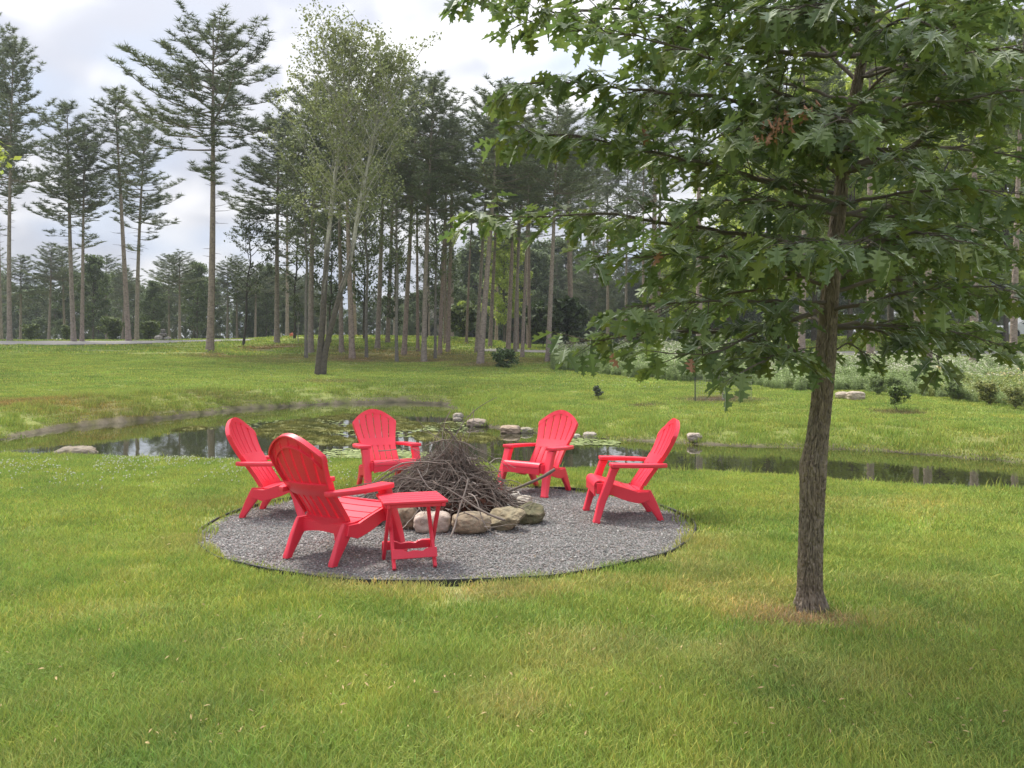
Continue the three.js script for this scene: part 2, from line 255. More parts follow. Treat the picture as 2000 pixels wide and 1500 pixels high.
// mats of algae that break the surface, and small floating leaves
function algaeN(x, z) {
  const d = -z, u = 1000 + F * x / d, v = VH + F * (EYE - WATER) / d;
  const reg = (cu, cv, ru, rv, k) => k * Math.exp(-(((u - cu) / ru) ** 2 + ((v - cv) / rv) ** 2));
  const w = reg(590, 838, 110, 17, 1.15) + reg(640, 863, 75, 6, 0.95) + reg(800, 832, 120, 13, 1.0) + reg(860, 852, 90, 9, 0.75) + reg(940, 855, 70, 10, 0.8) + reg(395, 838, 75, 6, 0.8) + reg(700, 815, 120, 7, 0.6) + reg(520, 848, 70, 7, 0.5) + reg(330, 868, 25, 4, 0.3);
  return w * 0.85 + 0.55 * fbm(x * 0.55, z * 0.28, 4) + 0.17 * simplex.noise(x * 2.6, z * 1.5) + 0.11 * simplex.noise(x * 7, z * 5) - 0.62;
}
{
  const m = new MB(), x0 = -13, x1 = 2.5, z0 = -29, z1 = -12.5, st = 0.11, nx = Math.round((x1 - x0) / st), nz = Math.round((z1 - z0) / st), id = new Map();
  const val = (i, j) => { const x = x0 + i * st, z = z0 + j * st, n = algaeN(x, z); return n; };
  const vert = (i, j) => { const k = i * 10000 + j; if (!id.has(k)) { const x = x0 + i * st, z = z0 + j * st, n = val(i, j); const h = n > 0 ? Math.min(0.03, n * 0.12) + 0.035 * Math.max(0, simplex.noise(x * 2.2, z * 2.2)) * Math.min(1, n * 5) : -0.02; const t = clamp(0.5 + 0.8 * fbm(x * 0.9, z * 0.9, 3)), c = mix3([0.105, 0.115, 0.028], [0.20, 0.19, 0.045], t); id.set(k, m.v(x, WATER + h, z, c, x, z)); } return id.get(k); };
  for (let i = 0; i < nx; i++) for (let j = 0; j < nz; j++) { if (Math.max(val(i, j), val(i + 1, j), val(i, j + 1), val(i + 1, j + 1)) <= 0) continue; if (pondDist(x0 + i * st, z0 + j * st)[0] > 0.1) continue; m.quad(vert(i, j), vert(i, j + 1), vert(i + 1, j + 1), vert(i + 1, j)); }
  const b = greyTex(256, 256, (u, v) => tfbm(u, v, 24, 24, 51, 3));
  const mat = new THREE.MeshStandardMaterial({ vertexColors: true, roughness: 0.9, bumpMap: rep(b, 1.2, 1.2), bumpScale: 0.03, map: rep(colorTex(256, 256, (u, v) => { const k = 0.6 + 0.7 * tfbm(u, v, 16, 16, 61, 4); return [k, k, k * 0.9]; }), 0.9, 0.9) });
  tag(part('algae_mat', m.geo(), mat), 'olive green algae mats floating on the left half of the pond', 'algae', null, 'stuff');
  const tr = rng(78), tm = [], tc = [], sprig = new MB(); for (let k = 0; k < 26; k++) { const a = tr() * 6.28, q = Math.sqrt(tr()) * 0.09, x = Math.cos(a) * q, z = Math.sin(a) * q, h = 0.012 + 0.03 * tr(), b = tr() * 6.28, w = 0.008; const p0 = sprig.v(x - w, -0.01, z), p1 = sprig.v(x + w, -0.01, z + w * (tr() - 0.5)), p2 = sprig.v(x + Math.cos(b) * 0.025, h, z + Math.sin(b) * 0.025); sprig.tri(p0, p1, p2); }
  for (let k = 0; k < 30000; k++) { const x = lerp(x0, x1, tr()), z = lerp(z0, z1, tr()); const n = algaeN(x, z); if (n < 0.01 || pondDist(x, z)[0] > -0.05) continue; tm.push(matrix([x, WATER + Math.min(0.03, n * 0.12), z], [0, tr() * 6.28, 0], 0.7 + 0.9 * tr())); const w = 0.7 + 0.7 * tr(); tc.push(rgb(...mix3([0.11 * w, 0.125 * w, 0.03 * w], [0.23 * w, 0.215 * w, 0.05 * w], clamp(0.5 + 0.9 * fbm(x * 0.9, z * 0.9, 3))))); }
  tag(instanced('algae_tufts', sprig.geo(), new THREE.MeshStandardMaterial({ roughness: 0.9 }), tm, tc), 'mossy tufts standing on the floating algae mats', 'algae', null, 'stuff');
  const r = rng(77), mats = [], cols = [], disc = new THREE.CircleGeometry(0.045, 7); disc.rotateX(-Math.PI / 2);
  const put = (u, v) => { const d = F * (EYE - WATER) / (v - VH), x = (u - 1000) / F * d; if (pondDist(x, -d)[0] > -0.1) return; mats.push(matrix([x, WATER + 0.006 + r() * 0.006, -d], [0.15 * (r() - 0.5), r() * 6, 0.15 * (r() - 0.5)], 0.5 + r() * 1.0)); const t = r(); cols.push(rgb(...mix3([0.12, 0.16, 0.03], [0.30, 0.34, 0.13], t * t))); };
  for (let i = 0; i < 800; i++) { const g = r() + r() + r() - 1.5; put(720 + 130 * (r() + r() - 1), 888 + 9 * g); }
  for (let i = 0; i < 420; i++) put(840 + 110 * (r() + r() - 1), 840 + 30 * (r() - 0.5));
  for (let i = 0; i < 500; i++) put(1130 + 160 * (r() - 0.5), 863 + 14 * (r() - 0.5));
  for (let i = 0; i < 260; i++) put(600 + 240 * (r() - 0.5), 835 + 30 * (r() - 0.5));
  tag(instanced('pond_weed', disc, new THREE.MeshStandardMaterial({ roughness: 0.6 }), mats, cols), 'small round leaves of weed floating on the pond', 'pond weed', null, 'stuff');
}

// ---------------------------------------------------------------- the lane that runs behind the lawn
function roadBand(x, z) {                             // across the lane: -1..1 inside
  const d = -z, u = 1000 + F * x / d;
  if (u < 520) { const c = 57.5 + 3.6 * sstep(150, 520, u); return (d - c) / (2.6 - 0.6 * sstep(250, 520, u)); }
  if (u > 930) { const c = lerp(52.5, 47.5, sstep(930, 1400, u)); return (d - c) / 1.6; }
  return 9;
}
const onRoad = (x, z) => Math.abs(roadBand(x, z)) < 1.05;
{
  const lane = (u0, u1, c, w) => { const m = new MB(), n = 120; for (let i = 0; i <= n; i++) { const u = lerp(u0, u1, i / n); for (let k = -4; k <= 4; k++) { const d = c(u) + w(u) * k / 4, x = (u - 1000) / F * d; m.v(x, H(x, -d) + 0.05 + 0.03 * (1 - (k / 4) ** 2), -d, null, x, d); } } for (let i = 0; i < n; i++) for (let k = 0; k < 8; k++) { const o = i * 9 + k; m.quad(o, o + 9, o + 10, o + 1); } return m.geo(); };
  const tex = colorTex(256, 256, (u, v) => { const k = 0.75 + 0.5 * tfbm(u, v, 12, 12, 71, 4); return [0.24 * k, 0.225 * k, 0.205 * k]; });
  const mat = new THREE.MeshStandardMaterial({ roughness: 0.95, map: rep(tex, 0.5, 0.5) });
  tag(part('road', lane(-700, 520, (u) => 57.5 + 3.6 * sstep(150, 520, u), (u) => 2.6 - 0.6 * sstep(250, 520, u)), mat), 'pale grey lane behind the left pines', 'road', null, 'structure');
  tag(part('road', lane(930, 2700, (u) => lerp(52.5, 47.5, sstep(930, 1400, u)), () => 1.6), mat), 'pale lane between the pines and the meadow on the right', 'road', null, 'structure');
}

// ---------------------------------------------------------------- grass
const bladeMat = new THREE.MeshPhysicalMaterial({ vertexColors: true, roughness: 0.9, transmission: 0.28, thickness: 0, specularIntensity: 0.5 });
function bladePatch(seed, n, r, h0, h1, w, lean = 0.6) {
  const R = rng(seed), m = new MB();
  for (let i = 0; i < n; i++) {
    const a = R() * 6.283, q = Math.sqrt(R()) * r, x = Math.cos(a) * q, z = Math.sin(a) * q, h = lerp(h0, h1, R() * R() * 0.6 + R() * 0.4), b = R() * 6.283, bend = h * lean * (0.3 + R()), dx = Math.cos(b) * bend, dz = Math.sin(b) * bend, s = R() * 6.283, sx = Math.cos(s) * w / 2, sz = Math.sin(s) * w / 2;
    const t = R(), c = t < 0.09 ? [1.75, 1.35, 1.6] : (() => { const k = 0.68 + 0.64 * R(); return [k * (0.85 + 0.3 * R()), k, k * (0.8 + 0.4 * R())]; })();
    const p0 = m.v(x - sx, -0.01, z - sz, c), p1 = m.v(x + sx, -0.01, z + sz, c), p2 = m.v(x + dx * 0.35 - sx * 0.8, h * 0.62, z + dz * 0.35 - sz * 0.8, c), p3 = m.v(x + dx * 0.35 + sx * 0.8, h * 0.62, z + dz * 0.35 + sz * 0.8, c), p4 = m.v(x + dx, h, z + dz, c);
    m.quad(p0, p1, p3, p2); m.tri(p2, p3, p4);
  }
  return m.geo();
}
{
  const g = thing('lawn_grass', 'short green grass growing all over the lawn and banks', 'grass'); g.userData.kind = 'stuff';
  const R = rng(5);
  // ring by ring away from the viewer, so that the density follows the size the blades have
  const layer = (seeds, d0, d1, perM2, make, sizes, filter, side = 0.86, tint) => {
    const variants = seeds.map(make), lists = variants.map(() => [[], []]);
    const area = (d1 * d1 - d0 * d0) * side + 2.6 * (d1 - d0), n = Math.round(area * perM2);
    for (let i = 0; i < n; i++) {
      const d = Math.sqrt(lerp(d0 * d0, d1 * d1, R())), x = (R() * 2 - 1) * (side * d + 1.3), z = -d, sh = shore(x, z);
      const k = R(), rot = R() * 6.283, e = R(), pick = Math.floor(R() * variants.length), t1 = R(), t2 = R();
      if (sh[0] < (sh[1] ? 0.06 : 0.12 + 0.14 * t1) || bedDist(x, z) < 0.06 || (filter && !filter(x, z, sh, k))) continue;
      let c = lawnColor(x, z, sh); const bare = c[1] < c[0] * 0.72; if (bare && k < 0.6) continue;
      const v = 0.82 + 0.36 * t1; c = [c[0] * v * (0.9 + 0.2 * t2), c[1] * v, c[2] * v]; if (tint) c = tint(c, x, z, sh);
      const s = lerp(sizes[0], sizes[1], e);
      lists[pick][0].push(matrix([x, H(x, z, sh), z], [0.1 * (t1 - 0.5), rot, 0.1 * (t2 - 0.5)], [s, s * (0.75 + 0.5 * sstep(-0.4, 0.5, fbm(x * 1.3, z * 1.3, 2))), s])); lists[pick][1].push(rgb(...c));
    }
    variants.forEach((v, i) => lists[i][0].length && instanced('blades', v, bladeMat, ...lists[i], g));
  };
  layer([1, 2, 3, 4, 5, 6], 1.0, 3.6, 420, (s) => bladePatch(s, 80, 0.11, 0.025, 0.062, 0.0030, 0.8), [0.85, 1.25]);
  layer([11, 12, 13, 14, 15], 3.6, 6.2, 190, (s) => bladePatch(s, 90, 0.14, 0.025, 0.058, 0.0042, 0.8), [0.85, 1.25]);
  layer([21, 22, 23, 24], 6.2, 13.6, 64, (s) => bladePatch(s, 110, 0.22, 0.022, 0.055, 0.007, 0.75), [0.85, 1.25]);
  layer([31, 32, 33], 13.6, 26, 20, (s) => bladePatch(s, 130, 0.4, 0.022, 0.052, 0.012, 0.75), [0.85, 1.3]);
  layer([41, 42, 43], 26, 48, 7, (s) => bladePatch(s, 150, 0.7, 0.022, 0.055, 0.02, 0.75), [0.85, 1.4]);
  layer([51, 52], 48, 80, 1.3, (s) => bladePatch(s, 150, 1.3, 0.04, 0.10, 0.05, 0.7), [0.9, 1.4], (x, z) => !onRoad(x, z));
  // longer unmown grass on the banks
  const bank = (x, z, sh, k) => sh[0] > 0.22 && sh[0] < 2.2 && !sh[1] && k < (0.95 - 0.3 * sh[0]) * clamp(0.65 + 1.3 * fbm(x * 0.8, z * 0.8, 3));
  layer([61, 62, 63], 13, 27, 30, (s) => bladePatch(s, 60, 0.20, 0.08, 0.26, 0.012, 0.55), [0.5, 1.15], bank, 0.78, (c, x, z) => mix3(c, [0.33, 0.43, 0.09], 0.5));
  layer([64, 65], 27, 40, 14, (s) => bladePatch(s, 60, 0.26, 0.08, 0.25, 0.018, 0.55), [0.5, 1.05], bank);
  layer([71, 72, 73], 8, 14.6, 60, (s) => bladePatch(s, 12, 0.10, 0.06, 0.19, 0.007, 0.45), [0.5, 1.25], (x, z, sh, k) => sh[1] && sh[0] > 0.45 && sh[0] < 1.0 && k < (x > 0 ? 0.85 : 0.3) * clamp(0.55 + 1.5 * fbm(x * 0.9, z * 0.9, 2)), 0.8, (c) => mix3(c, [0.45, 0.50, 0.09], 0.5));
  layer([81, 82], 13.5, 24, 40, (s) => bladePatch(s, 14, 0.09, 0.08, 0.26, 0.012, 0.5), [0.6, 1.3], (x, z, sh, k) => x > -3.6 && x < 5.5 && !sh[1] && sh[0] > 0.0 && sh[0] < 0.8 && k < 0.25);
  // clover blossoms in the turf left of the gravel
  const puff = new THREE.IcosahedronGeometry(0.0085, 0), ms = [], cs = [];
  for (let i = 0; i < 1300; i++) { const u = lerp(-40, 760, R()), v = 898 + 62 * R() * R() + (u < 200 ? 15 * R() : 0); if (fbm(u * 0.008, v * 0.02, 3) < -0.12) continue; const p = hit(u, v); if (bedDist(p.x, p.z) < 0.1 || shore(p.x, p.z)[0] < 0.5) continue; ms.push(matrix([p.x, p.y + 0.05 + 0.025 * R(), p.z], [R(), R(), 0], 0.7 + 0.7 * R())); cs.push(rgb(0.5, 0.52, 0.38)); }
  for (let i = 0; i < 900; i++) { const u = lerp(400, 2000, R()), v = lerp(690, 760, R()), p = hit(u, v); if (shore(p.x, p.z)[0] < 0.5 || p.z > -20) continue; ms.push(matrix([p.x, p.y + 0.05, p.z], [R(), R(), 0], 1.2 + R())); cs.push(rgb(0.55, 0.58, 0.42)); }
  const cl = instanced('clover_blossom', puff, new THREE.MeshStandardMaterial({ roughness: 0.9 }), ms, cs); tag(cl, 'tiny white clover blossoms scattered in the turf', 'clover', null, 'stuff');
  // dropped leaves and straw bits on the foreground turf
  const bit = new THREE.BufferGeometry(); bit.setAttribute('position', new THREE.Float32BufferAttribute([-0.5, 0, 0, 0, 0.12, 0.12, 0.5, 0, 0, 0, 0.05, -0.12], 3)); bit.setIndex([0, 1, 2, 0, 2, 3]); bit.computeVertexNormals();
  const bm = [], bc = [];
  for (let i = 0; i < 420; i++) { const p = hit(lerp(0, 2000, R()), lerp(1020, 1490, R())); if (bedDist(p.x, p.z) < 0.05) continue; bm.push(matrix([p.x, p.y + 0.04 + 0.02 * R(), p.z], [R() - 0.5, R() * 6, R() - 0.5], 0.015 + 0.03 * R() * R())); bc.push(rgb(...mix3([0.45, 0.34, 0.16], [0.3, 0.2, 0.1], R()))); }
  for (let i = 0; i < 170; i++) { const a = R() * 6.28, r = BED_R * Math.sqrt(R()), x = FIRE[0] + Math.cos(a) * r, z = FIRE[1] + Math.sin(a) * r; bm.push(matrix([x, land(x, z) + 0.008, z], [0.3 * (R() - 0.5), R() * 6, 0.3 * (R() - 0.5)], 0.015 + 0.035 * R() * R())); bc.push(rgb(...mix3([0.30, 0.22, 0.13], [0.12, 0.085, 0.06], R()))); }
  tag(instanced('dry_litter', bit, new THREE.MeshStandardMaterial({ roughness: 0.9 }), bm, bc), 'bits of dry leaf and straw lying in the foreground turf and gravel', 'litter', null, 'stuff');
}

// ---------------------------------------------------------------- gravel circle and its edging
const bedY = (x, z) => land(x, z) - 0.012 + 0.012 * fbm(x * 1.6, z * 1.6, 2);
{
  const m = new MB(), nr = 26, na = 96; m.v(FIRE[0], bedY(...FIRE), FIRE[1], null, FIRE[0], FIRE[1]);
  for (let i = 1; i <= nr; i++) for (let k = 0; k < na; k++) { const a = k / na * 6.28319, r = BED_R * i / nr, x = FIRE[0] + Math.cos(a) * r, z = FIRE[1] + Math.sin(a) * r; m.v(x, bedY(x, z), z, null, x, z); }
  for (let k = 0; k < na; k++) m.tri(0, 1 + (k + 1) % na, 1 + k);
  for (let i = 0; i < nr - 1; i++) for (let k = 0; k < na; k++) { const a = 1 + i * na + k, b = 1 + i * na + (k + 1) % na; m.quad(a, b, b + na, a + na); }
  const grit = colorTex(512, 512, (u, v) => { const k = 0.5 + 0.9 * tnoise(u, v, 90, 90, 81) * tnoise(u, v, 160, 160, 82) + 0.2 * tfbm(u, v, 6, 6, 83, 3); return [0.24 * k, 0.22 * k, 0.22 * k]; });
  tag(part('gravel_bed', m.geo(), new THREE.MeshStandardMaterial({ roughness: 1, map: grit })), 'round bed of grey crushed stone under the chairs', 'gravel bed', null, 'structure');
  const R = rng(91), chip = (s) => { const q = rng(s), g = new THREE.IcosahedronGeometry(1, 0), p = g.attributes.position, seen = new Map(); for (let i = 0; i < p.count; i++) { const key = [p.getX(i), p.getY(i), p.getZ(i)].map((x) => x.toFixed(3)).join(); if (!seen.has(key)) seen.set(key, 0.65 + 0.6 * q()); const k = seen.get(key); p.setXYZ(i, p.getX(i) * k, p.getY(i) * k * 0.6, p.getZ(i) * k * 0.8); } g.computeVertexNormals(); return g; };
  const geos = [1, 2, 3, 4, 5, 6].map(chip), lists = geos.map(() => [[], []]);
  for (let i = 0; i < 60000; i++) {
    const r = Math.sqrt(R()) * (BED_R - 0.015), a = R() * 6.28319, x = FIRE[0] + Math.cos(a) * r, z = FIRE[1] + Math.sin(a) * r, k = i % 6, s = 0.0055 + 0.0065 * R() * R() + (R() < 0.006 ? 0.008 : 0);
    lists[k][0].push(matrix([x, bedY(x, z) + 0.003 + 0.004 * R(), z], [R() * 0.7, R() * 6, R() * 0.7], s));
    const t = R(), w = 0.65 + 0.8 * R() * R(); lists[k][1].push(t < 0.2 ? rgb(0.315 * w, 0.262 * w, 0.232 * w) : t < 0.27 ? rgb(0.52 * w, 0.50 * w, 0.475 * w) : rgb(0.285 * w, 0.283 * w, 0.268 * w));
  }
  const g = thing('gravel', 'grey crushed stone chips covering the round fire pit area', 'gravel'); g.userData.kind = 'stuff';
  const mat = new THREE.MeshStandardMaterial({ roughness: 0.85, flatShading: false }); geos.forEach((q, i) => instanced('stone_chip', q, mat, ...lists[i], g));
  // black plastic edging
  const e = new MB(), na2 = 260, prof = [[-0.010, -0.05], [-0.010, 0.008], [-0.006, 0.015], [0.004, 0.017], [0.011, 0.012], [0.012, -0.05]];
  for (let k = 0; k <= na2; k++) { const a = k / na2 * 6.28319, wob = 0.012 * simplex.noise(Math.cos(a) * 3, Math.sin(a) * 3), lift = 0.010 * simplex.noise(Math.cos(a) * 2.3 + 9, Math.sin(a) * 2.3) + (Math.sin(a) > 0.5 ? 0.012 : 0); for (const [dr, dy] of prof) { const r = BED_R + 0.012 + dr + wob, x = FIRE[0] + Math.cos(a) * r, z = FIRE[1] + Math.sin(a) * r; e.v(x, land(x, z) + dy + (dy > 0 ? lift : 0), z); } }
  for (let k = 0; k < na2; k++) for (let i = 0; i < 5; i++) { const o = k * 6 + i; e.quad(o, o + 1, o + 7, o + 6); }
  tag(part('garden_edging', e.geo(), new THREE.MeshStandardMaterial({ color: rgb(0.018, 0.018, 0.02), roughness: 0.6 })), 'black plastic edging strip around the gravel circle', 'garden edging');
}

// ---------------------------------------------------------------- red resin chairs and table
const redMat = new THREE.MeshPhysicalMaterial({ color: rgb(0.80, 0.036, 0.072), roughness: 0.40, specularIntensity: 1, bumpMap: rep(greyTex(256, 256, (u, v) => tfbm(u, v, 40, 40, 101, 3)), 3, 3), bumpScale: 0.0006 });
const backZ = spline([0.20, 0.29, 0.39, 0.49, 0.54, 0.63, 0.78, 0.87, 0.96], [-0.470, -0.490, -0.552, -0.626, -0.662, -0.718, -0.790, -0.822, -0.838]);
const backW = spline([0.20, 0.40, 0.50, 0.58, 0.68, 0.79, 1.0], [0.222, 0.216, 0.220, 0.238, 0.263, 0.284, 0.284]);
const archY = (a) => 0.795 + 0.150 * (1 - Math.pow(Math.abs(a), 1.9));
const backP = (a, y, off = 0) => [a * backW(y), y + off * 0.45, backZ(y) + 0.045 * a * a + off];   // off: forwards
function makeChair(label) {
  const c = thing('adirondack_chair', label, 'chair', [0, 0, 0], 0, 'red adirondack chairs around the fire pit'), P = (n, g) => part(n, g, redMat, c);
  const edges = [-1, -0.675, -0.345, 0, 0.345, 0.675, 1], gap = 0.021;
  for (let i = 0; i < 6; i++) {
    const a0 = edges[i] + (i ? gap : 0), a1 = edges[i + 1] - (i < 5 ? gap : 0);
    P('back_slat', slab((u, v, s) => { const a = lerp(a0, a1, u), y = lerp(0.255, archY(a) - 0.004, v), crown = 0.004 * (1 - (2 * u - 1) ** 2); return backP(a, y, s ? 0.006 + crown : -0.006); }, 4, 22));
  }
  P('back_band', slab((u, v, s) => backP(lerp(-1, 1, u), lerp(0.495, 0.585, v), s ? 0.0105 : -0.030 + 0.012 * Math.abs(v - 0.5)), 20, 4));
  P('top_rail', slab((u, v, s) => { const a = lerp(-1, 1, u), t = archY(a); return backP(a, lerp(t - 0.052, t, v), s ? 0.0105 - 0.005 * v * v : -0.009); }, 26, 4));
  P('bottom_rail', slab((u, v, s) => backP(lerp(-1, 1, u), lerp(0.235, 0.315, v), s ? 0.009 : -0.016), 14, 3));
  // lip that turns back all round the edge
  const rim = []; for (let y = 0.30; y < 0.79; y += 0.035) rim.push([-1, y]); for (let a = -1; a <= 1.001; a += 0.08) rim.push([a, archY(a)]); for (let y = 0.785; y > 0.30; y -= 0.035) rim.push([1, y]);
  P('back_rim', slab((u, v, s) => { const f = u * (rim.length - 1), i = Math.min(rim.length - 2, Math.floor(f)), t = f - i, a = lerp(rim[i][0], rim[i + 1][0], t), y = lerp(rim[i][1], rim[i + 1][1], t); const p = backP(a, y, lerp(0.006, -0.030, v)), k = s ? 1 : 0; return [p[0] - Math.sign(a) * k * 0.011 * Math.min(1, Math.abs(a) * 1.3), p[1] - k * 0.010 * (Math.abs(a) < 0.999 ? 1 : 0), p[2]]; }, rim.length * 2, 2));
  // moulded rib inside the arch, seen from behind
  P('back_rib', slab((u, v, s) => { const a = lerp(-0.86, 0.86, u), y = archY(a) - 0.085 - 0.05 * Math.abs(a) ** 3; return backP(a, lerp(y - 0.012, y, v), s ? -0.004 : -0.020); }, 24, 1));
  for (let i = 1; i < 6; i++) P('spine', slab((u, v, s) => { const a = edges[i] + lerp(0.024, 0.05, u); return backP(a, lerp(0.30, archY(a) - 0.03, v), s ? -0.004 : -0.012); }, 1, 18));
  // seat
  const sy = spline([-0.49, -0.40, -0.25, -0.12, -0.05], [0.276, 0.281, 0.322, 0.362, 0.378]);
  const seatEdges = [-0.070, -0.158, -0.246, -0.334, -0.422, -0.492];
  for (let i = 0; i < 5; i++) { const z0 = seatEdges[i] - 0.005, z1 = seatEdges[i + 1] + 0.005; P('seat_slat', slab((u, v, s) => { const z = lerp(z0, z1, v), w = lerp(0.262, 0.235, (-z) / 0.49); return [lerp(-w, w, u), sy(z) - (s ? 0 : 0.016) - 0.004 * (1 - (2 * u - 1) ** 2), z]; }, 6, 3)); }
  const nose = [[-0.066, 0.3765], [-0.045, 0.379], [-0.022, 0.375], [-0.004, 0.362], [0.006, 0.342], [0.009, 0.322]];
  P('seat_front', slab((u, v, s) => { const f = v * 5, i = Math.min(4, Math.floor(f)), t = f - i, z = lerp(nose[i][0], nose[i + 1][0], t), y = lerp(nose[i][1], nose[i + 1][1], t); return [lerp(-0.262, 0.262, u), y - (s ? 0 : 0.014 * (1 - v)), z - (s ? 0 : 0.014 * v)]; }, 4, 10));
  const ap = new THREE.Shape(); ap.moveTo(-0.262, 0.314); ap.lineTo(0.262, 0.314); ap.lineTo(0.262, 0.238); ap.quadraticCurveTo(0.235, 0.248, 0.19, 0.250); ap.lineTo(-0.19, 0.250); ap.quadraticCurveTo(-0.235, 0.248, -0.262, 0.238); ap.closePath();
  const apg = new THREE.ExtrudeGeometry(ap, { depth: 0.012, bevelEnabled: true, bevelSize: 0.002, bevelThickness: 0.002, bevelSegments: 2, curveSegments: 8 }); apg.translate(0, 0, -0.008); P('apron', apg);
  for (const s of [-1, 1]) {
    const sd = new THREE.Shape(); sd.moveTo(0.02, 0.352); sd.lineTo(0.12, 0.352); sd.quadraticCurveTo(0.3, 0.305, 0.40, 0.268); sd.lineTo(0.505, 0.270); sd.lineTo(0.52, 0.20); sd.lineTo(0.42, 0.168); sd.quadraticCurveTo(0.28, 0.190, 0.16, 0.250); sd.lineTo(0.02, 0.262); sd.closePath();
    const sg = new THREE.ExtrudeGeometry(sd, { depth: 0.018, bevelEnabled: true, bevelSize: 0.004, bevelThickness: 0.004, bevelSegments: 2, curveSegments: 8 }); sg.rotateY(Math.PI / 2); sg.translate(s * 0.268 - 0.009, 0, 0); P('side_rail', sg);
    P('front_leg', join(
      loftRect([{ p: [s * 0.335, 0, -0.004], w: 0.078, d: 0.062, r: 0.012 }, { p: [s * 0.335, 0.016, -0.004], w: 0.082, d: 0.066, r: 0.012 }, { p: [s * 0.334, 0.024, -0.006], w: 0.074, d: 0.058, r: 0.010 }, { p: [s * 0.322, 0.20, -0.058], w: 0.082, d: 0.072, r: 0.010 }, { p: [s * 0.315, 0.33, -0.112], w: 0.090, d: 0.080, r: 0.010 }, { p: [s * 0.315, 0.43, -0.150], w: 0.086, d: 0.070, r: 0.010 }, { p: [s * 0.316, 0.502, -0.180], w: 0.092, d: 0.080, r: 0.010 }])));
    P('rear_leg', loftRect([{ p: [s * 0.240, 0, -0.625], w: 0.050, d: 0.056, r: 0.010 }, { p: [s * 0.240, 0.02, -0.620], w: 0.052, d: 0.060, r: 0.010 }, { p: [s * 0.240, 0.08, -0.586], w: 0.045, d: 0.080, r: 0.010 }, { p: [s * 0.241, 0.17, -0.535], w: 0.042, d: 0.112, r: 0.010 }, { p: [s * 0.242, 0.25, -0.488], w: 0.040, d: 0.128, r: 0.010 }, { p: [s * 0.243, 0.285, -0.478], w: 0.036, d: 0.11, r: 0.010 }]));
    const am = new THREE.Shape(); const L = [[0.262, 0.142], [0.372, 0.142], [0.386, 0.156], [0.390, 0.25], [0.380, 0.40], [0.352, 0.53], [0.312, 0.63], [0.268, 0.685], [0.222, 0.690], [0.218, 0.655], [0.238, 0.60], [0.262, 0.50], [0.272, 0.38], [0.262, 0.24], [0.254, 0.156]];
    L.forEach(([x, z], i) => (i ? am.lineTo(s * x, z) : am.moveTo(s * x, z)));
    const ag = new THREE.ExtrudeGeometry(am, { depth: 0.026, bevelEnabled: true, bevelSize: 0.005, bevelThickness: 0.005, bevelSegments: 2, curveSegments: 6 }); ag.rotateX(-Math.PI / 2);
    const p = ag.attributes.position; for (let i = 0; i < p.count; i++) { const z = p.getZ(i); p.setY(i, p.getY(i) + 0.503 + 0.012 * (1 - Math.abs(z + 0.15) / 0.5)); } ag.computeVertexNormals(); P('armrest', toCreasedNormals(ag, 0.6));
  }
  P('rear_apron', slab((u, v, s) => [lerp(-0.238, 0.238, u), lerp(0.20 - 0.03 * Math.abs(2 * u - 1) ** 2, 0.262, v), -0.482 - (s ? 0 : 0.014)], 8, 2));
  return c;
}
// front-centre of each chair on the ground, and the way it faces
const chairs = [
  [-1.135, -5.90, 0.545, -0.838, 'red adirondack chair nearest the viewer, seen from behind beside the folding table'],
  [-1.955, -7.30, 1, 0.07, 'red adirondack chair at the far left, partly behind the one seen from behind'],
  [-1.375, -8.70, 0.50, 0.87, 'red adirondack chair behind the brush pile on its left, facing the viewer'],
  [0.10, -8.50, -0.62, 0.78, 'red adirondack chair facing the viewer right of the brush pile, branch end at its leg'],
  [0.765, -7.17, -1, 0.04, 'red adirondack chair standing alone at the right end of the gravel, in side view'],
];
{
  const proto = makeChair(chairs[0][4]);
  chairs.forEach(([x, z, fx, fz, label], i) => { let c = proto; if (i) { c = proto.clone(); c.name = numbered('adirondack_chair'); c.userData = { ...proto.userData, label }; scene.add(c); } c.position.set(x, land(x, z) - 0.004, z); c.quaternion.setFromUnitVectors(V(0, 1, 0), V(0, 1, -SLOPE).normalize()).multiply(new THREE.Quaternion().setFromAxisAngle(V(0, 1, 0), Math.atan2(fx, fz))); });
}
